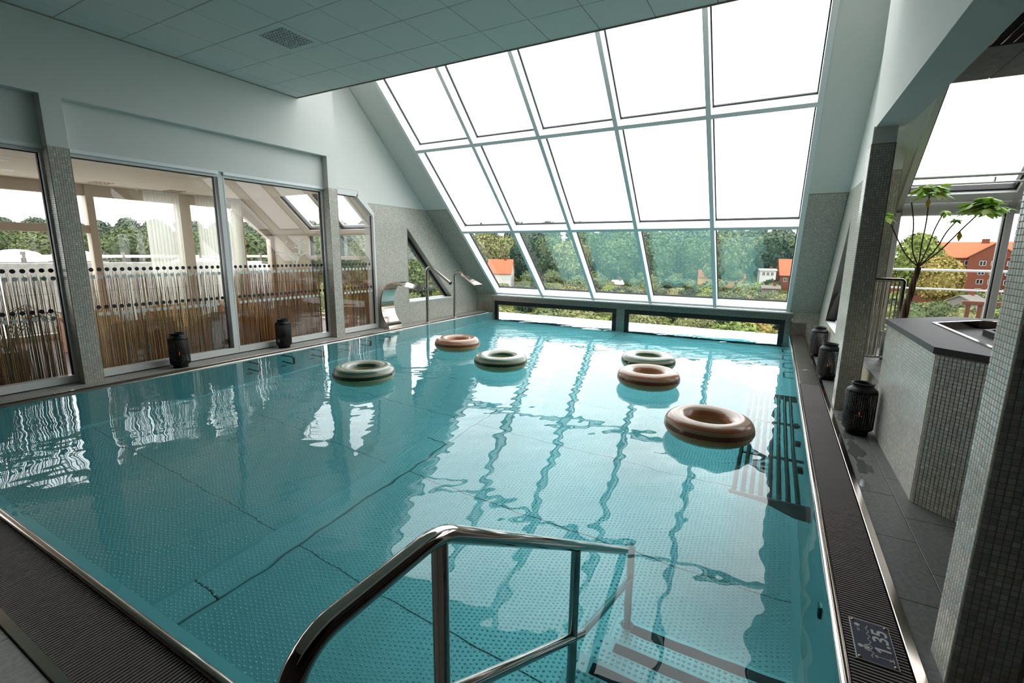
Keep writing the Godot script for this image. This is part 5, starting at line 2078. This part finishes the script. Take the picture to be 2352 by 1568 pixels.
func outside() -> void:
	shared.blob = blob_mesh()
	for k in GREENS.size():
		var c: Color = GREENS[k]
		M["core_%d" % k] = mat(c.linear_to_srgb(), 0.95)
	# ground
	var s := st(true)
	var xs := []
	for i in 61:
		xs.append(-520.0 + 14.0 * i)
	var zs := []
	for j in 61:
		zs.append(60.0 - 14.0 * j)
	for j in 60:
		for i in 60:
			quad(s, Vector3(xs[i], ground_y(xs[i], zs[j]), zs[j]), Vector3(xs[i], ground_y(xs[i], zs[j + 1]), zs[j + 1]), Vector3(xs[i + 1], ground_y(xs[i + 1], zs[j + 1]), zs[j + 1]), Vector3(xs[i + 1], ground_y(xs[i + 1], zs[j]), zs[j]))
	var gd := part(s, "ground", M.ground)
	structure(gd, "grassy garden ground below the building")
	# ledge and wall of the own building under the far windows
	var b := setting("wall_outer", "pale ledge and outer wall of the building below the windows")
	s = st()
	prism(s, PackedVector2Array([Vector2(-0.13, -1.42), Vector2(-3.2, -1.6), Vector2(-3.2, -1.75), Vector2(-0.13, -1.75)]), -1.5, 9.0, across_x)
	part(s, "ledge", M.roof_white, b)
	s = st()
	bx(s, Vector3(-5.5, -10.5, -3.0), Vector3(12.6, -1.74, 13.0))
	part(s, "wall_block", M.render_white, b)

	# woodland: rows of trees across the view
	var special := [
		[-7.9, -155.0, 17.4, 7.8, 1, "tallest rounded olive green tree in front of the woodland"],
		[4.7, -179.3, 16.1, 7.0, 4, "nearly black dark tree beside the brick house"],
		[22.5, -168.0, 16.0, 4.4, 5, "light green tree standing before the brick house"],
		[-90.3, -74.3, 17.2, 3.4, 4, "narrow dark conifer seen through the cut corner window"],
		[33.8, -125.9, 15.4, 5.2, 5, "bright green tree left of the long brick block"],
		[35.9, -115.4, 10.6, 4.0, 6, "yellow autumn tree in front of the long brick block"],
		[-67.0, -131.0, 14.0, 5.5, 4, "dark green tree right of the house with the orange roof"],
		[-69.5, -104.5, 6.0, 3.6, 0, "rounded green tree left of the house with the orange roof"],
		[-102.3, -56.1, 14.4, 6.0, 0, "rounded green tree seen behind the antler film"],
		[-58.0, -66.1, 9.0, 5.0, 0, "low green tree seen through the three-cornered window"],
		[-66.0, -74.0, 11.0, 4.5, 4, "dark green tree seen through the three-cornered window"],
	]
	var view := Vector2(-0.484, -0.875)
	var right := Vector2(0.875, -0.484)
	var c0 := Vector2(6.7, 11.0)
	var spots := [Vector3(46, -186, 8), Vector3(-104, -165, 5), Vector3(-79, -182, 6), Vector3(11.8, -164.5, 9), Vector3(4.2, -160, 4), Vector3(-9.5, -164, 8), Vector3(-70, -120, 6), Vector3(-67, -114, 3), Vector3(37.4, -138.8, 7), Vector3(-32.7, -122, 3), Vector3(5.8, -132, 3), Vector3(38.1, -106, 4)]
	for q in special:
		spots.append(Vector3(q[0], q[1], q[3]))
	var clear := func(p: Vector2, r: float) -> bool:
		for q in spots:
			if Vector2(q.x, q.y).distance_to(p) < q.z + r:
				return false
		return p.x < 46.0 or p.y > -150.0 or p.y < -215.0
	for row in [[166.0, -200.0, 112.0], [183.0, -215.0, 118.0], [200.0, -240.0, 126.0], [218.0, -265.0, 138.0], [237.0, -272.0, 150.0]]:
		var t: float = row[1]
		while t < row[2]:
			var r := rng.randf_range(6.0, 8.0)
			var d: float = row[0] + rng.randf_range(-2.5, 2.5)
			var p := c0 + view * d + right * (t + r)
			t += 2.0 * r + 0.3
			if not clear.call(p, r):
				continue
			spots.append(Vector3(p.x, p.y, r))
			var kind: int = [0, 0, 1, 1, 2, 0][rng.randi() % 6] if row[0] < 190.0 else 3
			tree("tree", ["mid green tree in the front rows of the woodland", "olive green tree in the front rows of the woodland", "yellowish green tree in the front rows of the woodland", "bluish green tree in the back rows of the woodland"][kind], p.x, p.y, rng.randf_range(15.2, 17.6) * (row[0] / 172.0) * (1.06 if row[0] > 190.0 else 1.0), r, kind, "front rows of the woodland" if kind < 3 else "back rows of the woodland")
	for q in special:
		tree("tree", q[5], q[0], q[1], q[2], q[3], q[4], "")
	# undergrowth along the foot of the woodland
	var t2 := -60.0
	while t2 < 150.0:
		var r := rng.randf_range(3.2, 4.6)
		var p := c0 + view * rng.randf_range(146.0, 156.0) + right * (t2 + r)
		t2 += 2.0 * r
		if not clear.call(p, r * 0.9):
			continue
		spots.append(Vector3(p.x, p.y, r * 0.9))
		shrub(p.x, p.y, rng.randf_range(3.4, 5.2), r, [0, 1, 4][rng.randi() % 3], "tall bush of the undergrowth along the woodland edge", "woodland undergrowth", "bush")
	# shrubs of the gardens
	var gl := ["mid green garden shrub below the windows", "olive green garden shrub below the windows", "yellowish green garden shrub below the windows", "", "dark green garden shrub below the windows", "bright green garden shrub below the windows", "yellow leaved garden shrub below the windows"]
	for k in 900:
		var d := rng.randf_range(50.0, 150.0)
		var tt := rng.randf_range(-0.30, 1.12) if k < 760 else rng.randf_range(-1.1, -0.3)
		var p := c0 + view * d + right * d * tt
		var r := rng.randf_range(1.9, 3.6)
		if not clear.call(p, r * 0.92):
			continue
		spots.append(Vector3(p.x, p.y, r * 0.92))
		var kind: int = [0, 1, 2, 2, 5, 4, 2][rng.randi() % 7]
		if rng.randf() < 0.05:
			kind = 6
		shrub(p.x, p.y, rng.randf_range(1.6, 3.4), r, kind, gl[kind], "garden shrubs")

	# houses
	house("house", "white house with an orange gable roof among dark trees", Vector3(-69.9, -8.6, -119.7), 0.35, 7.5, 7.0, 4.0, 4.0, M.render_white, M.roof, [[-1.8, 0.2, 0.9, 1.0], [1.6, 0.2, 0.9, 1.0]])
	house("house", "small white house with a red roof half hidden by woodland", Vector3(-104.0, -5.0, -165.0), 0.5, 6.0, 5.0, 2.6, 1.6, M.render_white, M.roof, [[-1.5, 1.4, 0.9, 1.0], [1.5, 1.4, 0.9, 1.0]])
	house("house", "white house with red gable roof half hidden above the orange roofed house", Vector3(-79.0, -4.0, -182.0), 0.7, 7.0, 5.0, 2.4, 2.4, M.render_white, M.roof, [[-1.5, 1.4, 0.9, 1.0], [1.5, 1.4, 0.9, 1.0]])
	house("house", "tall red brick house with an orange roof at the edge of the gardens", Vector3(11.8, -6.4, -164.5), 0.15, 9.0, 8.0, 2.2, 4.6, M.brick, M.roof, [[-3.0, 0.6, 1.0, 1.2], [-0.6, 0.6, 1.0, 1.2], [2.2, 0.6, 1.0, 1.2]])
	house("house", "white flat annex beside the red brick house", Vector3(4.2, -5.6, -160.0), 0.15, 4.5, 5.0, 2.6, 0.35, M.render_white, M.render_white, [[-1.2, 1.6, 0.8, 1.1], [0, 1.6, 0.8, 1.1], [1.2, 1.6, 0.8, 1.1]])
	house("house", "yellow house with an orange roof behind the tallest tree", Vector3(-9.5, -8.4, -164.0), 0.2, 14.0, 7.0, 2.6, 2.2, M.render_yellow, M.roof, [[-4.5, 0.9, 1.0, 1.1], [-1.5, 0.9, 1.0, 1.1], [1.5, 0.9, 1.0, 1.1], [4.5, 0.9, 1.0, 1.1]])
	house("house", "orange roofed house behind the plant and the terrace rails", Vector3(37.4, -5.4, -138.8), 0.3, 9.0, 6.5, 1.6, 2.8, M.brick, M.roof, [[-2.4, 0.4, 1.0, 1.0], [0.4, 0.4, 1.0, 1.0], [3.0, 0.4, 1.0, 1.0]])
	house("garden_shed", "small garden shed with a pale gable roof in the allotments", Vector3(-32.7, -8.6, -122.0), 0.6, 2.6, 2.4, 1.9, 0.8, M.wood, M.roof_white, [[0, 1.0, 0.8, 0.7]])
	house("garden_shed", "dark garden shed among shrubs below the brick house", Vector3(5.8, -8.6, -132.0), 0.1, 4.0, 3.0, 1.7, 0.6, M.roof_grey, M.roof_grey, [[0.8, 0.9, 0.8, 0.7]])
	house("garden_shed", "grey garden shed with white gable edges below the long brick block", Vector3(38.1, -8.4, -106.0), 0.9, 5.0, 3.4, 2.2, 0.9, M.roof_grey, M.roof_grey, [[0.0, 1.2, 0.8, 0.7]])

	apartment_block()
	skyline()
	terrace()
	rooftop()


func apartment_block() -> void:
	var o := thing("apartment_block", "long red brick apartment block with an orange roof and dormer gables", "building", Vector3(84.0, GROUND, -178.0), -0.275)
	var w := 78.0
	var h := 10.8
	var d := 12.0
	var s := st()
	bx(s, Vector3(-w / 2, -1, -d), Vector3(w / 2, h, 0))
	prism(s, PackedVector2Array([Vector2(0, h), Vector2(-d, h), Vector2(-d / 2, h + 4.4)]), -w / 2, w / 2, across_x)
	part(s, "walls", M.brick, o)
	for sg in [0, 1]:
		s = st()
		var a := Vector2(0.5, h - 0.35) if sg == 0 else Vector2(-d - 0.5, h - 0.35)
		prism(s, PackedVector2Array([a, Vector2(-d / 2, h + 4.45), Vector2(-d / 2, h + 4.7), a + Vector2(0, 0.25)]), -w / 2 - 0.4, w / 2 + 0.4, across_x)
		part(s, "roof_slope", M.roof, o)
	# cross gables
	for g in [[-21.5, 11.0, 4.2, 1.6], [-15.0, 6.4, 2.2, 2.6], [14.0, 11.0, 4.2, 1.6]]:
		s = st()
		var x: float = g[0]
		var hw: float = g[1] / 2
		bx(s, Vector3(x - hw, -1, -d / 2), Vector3(x + hw, h, g[3]))
		prism(s, PackedVector2Array([Vector2(x - hw, h), Vector2(x + hw, h), Vector2(x, h + g[2])]), -d / 2, g[3], across_z)
		part(s, "gable_wall", M.brick, o)
		for sg in [1.0, -1.0]:
			s = st()
			prism(s, PackedVector2Array([Vector2(x, h + g[2] + 0.02), Vector2(x + sg * (hw + 0.4), h - 0.25), Vector2(x + sg * (hw + 0.4), h + 0.0), Vector2(x, h + g[2] + 0.27)]), -d / 2, g[3] + 0.35, across_z)
			part(s, "roof_slope", M.roof, o)
	for x in [-24.0, -8.0, -3.0, 4.0, 12.0, 24.0]:
		s = st()
		bx(s, Vector3(x - 0.9, h + 2.6, -d / 2 - 0.7), Vector3(x + 0.9, h + 5.6, -d / 2 + 0.7), 0.05)
		part(s, "chimney", M.brick, o)
	for row in 4:
		var y := 9.0 - row * 2.75
		var x := -37.0
		while x < 38.0:
			var front := 0.0
			for g in [[-21.5, 11.0, 1.6], [-15.0, 6.4, 2.6], [14.0, 11.0, 1.6]]:
				if absf(x - g[0]) < g[1] / 2:
					front = maxf(front, g[2])
			window_in(o, Vector3(x, y, front + 0.02), 1.5, 1.45)
			x += 2.5 if int(x) % 3 else 3.3
	for x in [-15.0]:
		for row in 2:
			s = st()
			bx(s, Vector3(x - 1.3, 7.0 - row * 2.75, 2.6), Vector3(x + 1.3, 8.0 - row * 2.75, 3.7), 0.05)
			part(s, "balcony", M.render_white, o)


func skyline() -> void:
	var list := [
		["tower_block", "pale high rise tower far beyond the woodland", Vector3(-173.4, 0, -941.9), 7.5, 62.0, 8.0, M.far_grey],
		["tower_block", "lower glass tower beside the far high rise", Vector3(-161.6, 0, -948.1), 8.0, 42.0, 8.0, M.far_grey],
		["tower_block", "square grey tower on the far horizon beside the chimneys", Vector3(-413.0, 0, -627.0), 7.0, 33.0, 8.0, M.far_grey],
		["slab_block", "long pale block with roof huts on the wooded ridge", Vector3(-268.7, 0, -772.3), 62.0, 33.0, 14.0, M.render_white],
		["slab_block", "wide pale block on the far horizon", Vector3(-362.0, 0, -600.0), 18.0, 24.0, 10.0, M.far_grey],
	]
	for q in list:
		var o := thing(q[0], q[1], "building", q[2], -0.3)
		var s := st()
		bx(s, Vector3(-q[3] / 2, -12, -q[5]), Vector3(q[3] / 2, q[4], 0))
		part(s, "walls", q[6], o)
		for k in 3:
			s = st()
			var x: float = (k - 1) * q[3] * 0.33
			bx(s, Vector3(x - q[3] * 0.05, q[4], -q[5] * 0.7), Vector3(x + q[3] * 0.05, q[4] + 2.8, -q[5] * 0.3))
			part(s, "roof_hut", M.roof_grey, o)
		for row in int(q[4] / 5.0):
			s = st()
			bx(s, Vector3(-q[3] * 0.46, 3.0 + row * 4.6, -0.05), Vector3(q[3] * 0.46, 4.6 + row * 4.6, 0.05))
			part(s, "window_band", M.pane_dark, o)
	for q in [[Vector3(-381.6, 0, -593.0), 45.0, 1.6, "slender reddish brick chimney on the far horizon", M.brick], [Vector3(-345.0, 0, -602.0), 38.0, 1.2, "dark thin chimney on the far horizon", M.roof_grey]]:
		var o := thing("factory_chimney", q[3], "chimney", q[0])
		var s := st(true)
		lathe(s, [Vector2(q[2] * 1.3, -12.0), Vector2(q[2], q[1] - 1.5), Vector2(q[2] * 1.15, q[1] - 1.5), Vector2(q[2] * 1.15, q[1]), Vector2(0, q[1])], 14)
		part(s, "shaft", q[4], o)


func terrace() -> void:
	# roof terrace outside the hot tub bay
	var f := setting("floor_terrace", "pale roof terrace outside the hot tub bay")
	var s := st()
	bx(s, Vector3(7.8, -0.2, 0.6), Vector3(14.0, 0.0, 3.3))
	part(s, "paving", M.deck_light, f)
	var r := thing("terrace_rail", "pale steel terrace rail outside the hot tub bay", "railing", Vector3(0, 0, 0))
	for y in [1.415, 1.15]:
		s = st(true)
		tube(s, [Vector3(7.9, y, 2.2), Vector3(13.5, y - 0.02, 2.2)], 0.018 if y > 1.3 else 0.014, 10)
		part(s, "rail_tube", M.white_metal, r)
	for x in [7.92, 10.2, 12.4]:
		s = st(true)
		tube(s, [Vector3(x, 0.0, 2.2), Vector3(x, 1.415, 2.2)], 0.018, 10)
		part(s, "post", M.white_metal, r)
	var b := thing("terrace_bench", "brown wooden slatted bench on the roof terrace", "bench", Vector3(9.62, 0, 1.6))
	for k in 2:
		s = st()
		box(s, Vector3(0, 0.93 - k * 0.5, 0.0 if k == 0 else 0.3), Vector3(0.95, 0.06, 0.06 if k == 0 else 0.5), 0.006)
		part(s, ["top_board", "seat"][k], M.wood, b)
	for k in 7:
		s = st()
		box(s, Vector3(-0.40 + k * 0.133, 0.68, 0.0), Vector3(0.05, 0.46, 0.03), 0.004)
		part(s, "back_slat", M.wood, b)
	for x in [-0.44, 0.44]:
		for z in [0.0, 0.5]:
			s = st()
			box(s, Vector3(x, 0.2, z), Vector3(0.06, 0.42, 0.06), 0.004)
			part(s, "leg", M.wood, b)


func rooftop() -> void:
	# neighbouring roofs with domed rooflights, seen through the relaxation room
	var f := setting("floor_roof", "pale flat roof left of the building")
	var s := st()
	bx(s, Vector3(-50.0, -1.2, -6.0), Vector3(-22.0, -1.0, 30.0))
	bx(s, Vector3(-22.0, -1.2, 1.5), Vector3(-4.7, -1.0, 30.0))
	part(s, "roofing", M.roof_white, f)
	s = st()
	bx(s, Vector3(-5.5, -10.5, 2.0), Vector3(-4.7, -0.05, 14.0))
	part(s, "edge", M.render_white, f)
	var p := setting("wall_parapet", "white sloping parapet outside the relaxation room")
	s = st()
	prism(s, PackedVector2Array([Vector2(-4.8, 0.0), Vector2(-4.8, 1.2), Vector2(-9.0, 1.36), Vector2(-14.0, 0.2), Vector2(-14.0, -1.0), Vector2(-5.0, -1.0)]), 3.0, 3.25, across_z)
	part(s, "panel", M.roof_white, p)
	s = st()
	bx(s, Vector3(-5.7, -1.0, 3.0), Vector3(-5.5, 1.30, 8.0))
	part(s, "panel", M.roof_white, p)
	var n := 0
	for q in [[-36.0, -0.4], [-35.0, 2.7], [-37.0, -3.6], [-36.0, 5.8], [-45.0, 1.4]]:
		var o := thing("rooflight_dome", "white domed rooflight on the neighbouring flat roof", "rooflight", Vector3(q[0], -1.0, q[1]), 0.1, "white domed rooflights")
		s = st()
		bx(s, Vector3(-1.4, 0.0, -1.4), Vector3(1.4, 1.7, 1.4), 0.03)
		part(s, "curb", M.roof_grey, o)
		s = st(true)
		lathe(s, [Vector2(1.45, 1.7), Vector2(1.35, 2.0), Vector2(1.0, 2.3), Vector2(0.5, 2.45), Vector2(0.0, 2.5)], 20)
		part(s, "dome", M.render_white, o)
		n += 1
	var g := thing("roof_ridge", "dark roof ridge with small posts beyond the parapet", "roof", Vector3(-17.0, -1.0, 1.0))
	s = st()
	bx(s, Vector3(-0.3, 0.0, -8.0), Vector3(0.3, 2.0, 6.5))
	part(s, "ridge", M.roof_grey, g)
	for k in 9:
		s = st(true)
		tube(s, [Vector3(0, 2.0, -7.0 + k * 1.5), Vector3(0, 2.45, -7.0 + k * 1.5)], 0.07, 6)
		part(s, "post", M.roof_grey, g)
	s = st()
	bx(s, Vector3(-0.05, 2.22, -8.0), Vector3(0.05, 2.34, 6.5))
	part(s, "rail", M.render_white, g)
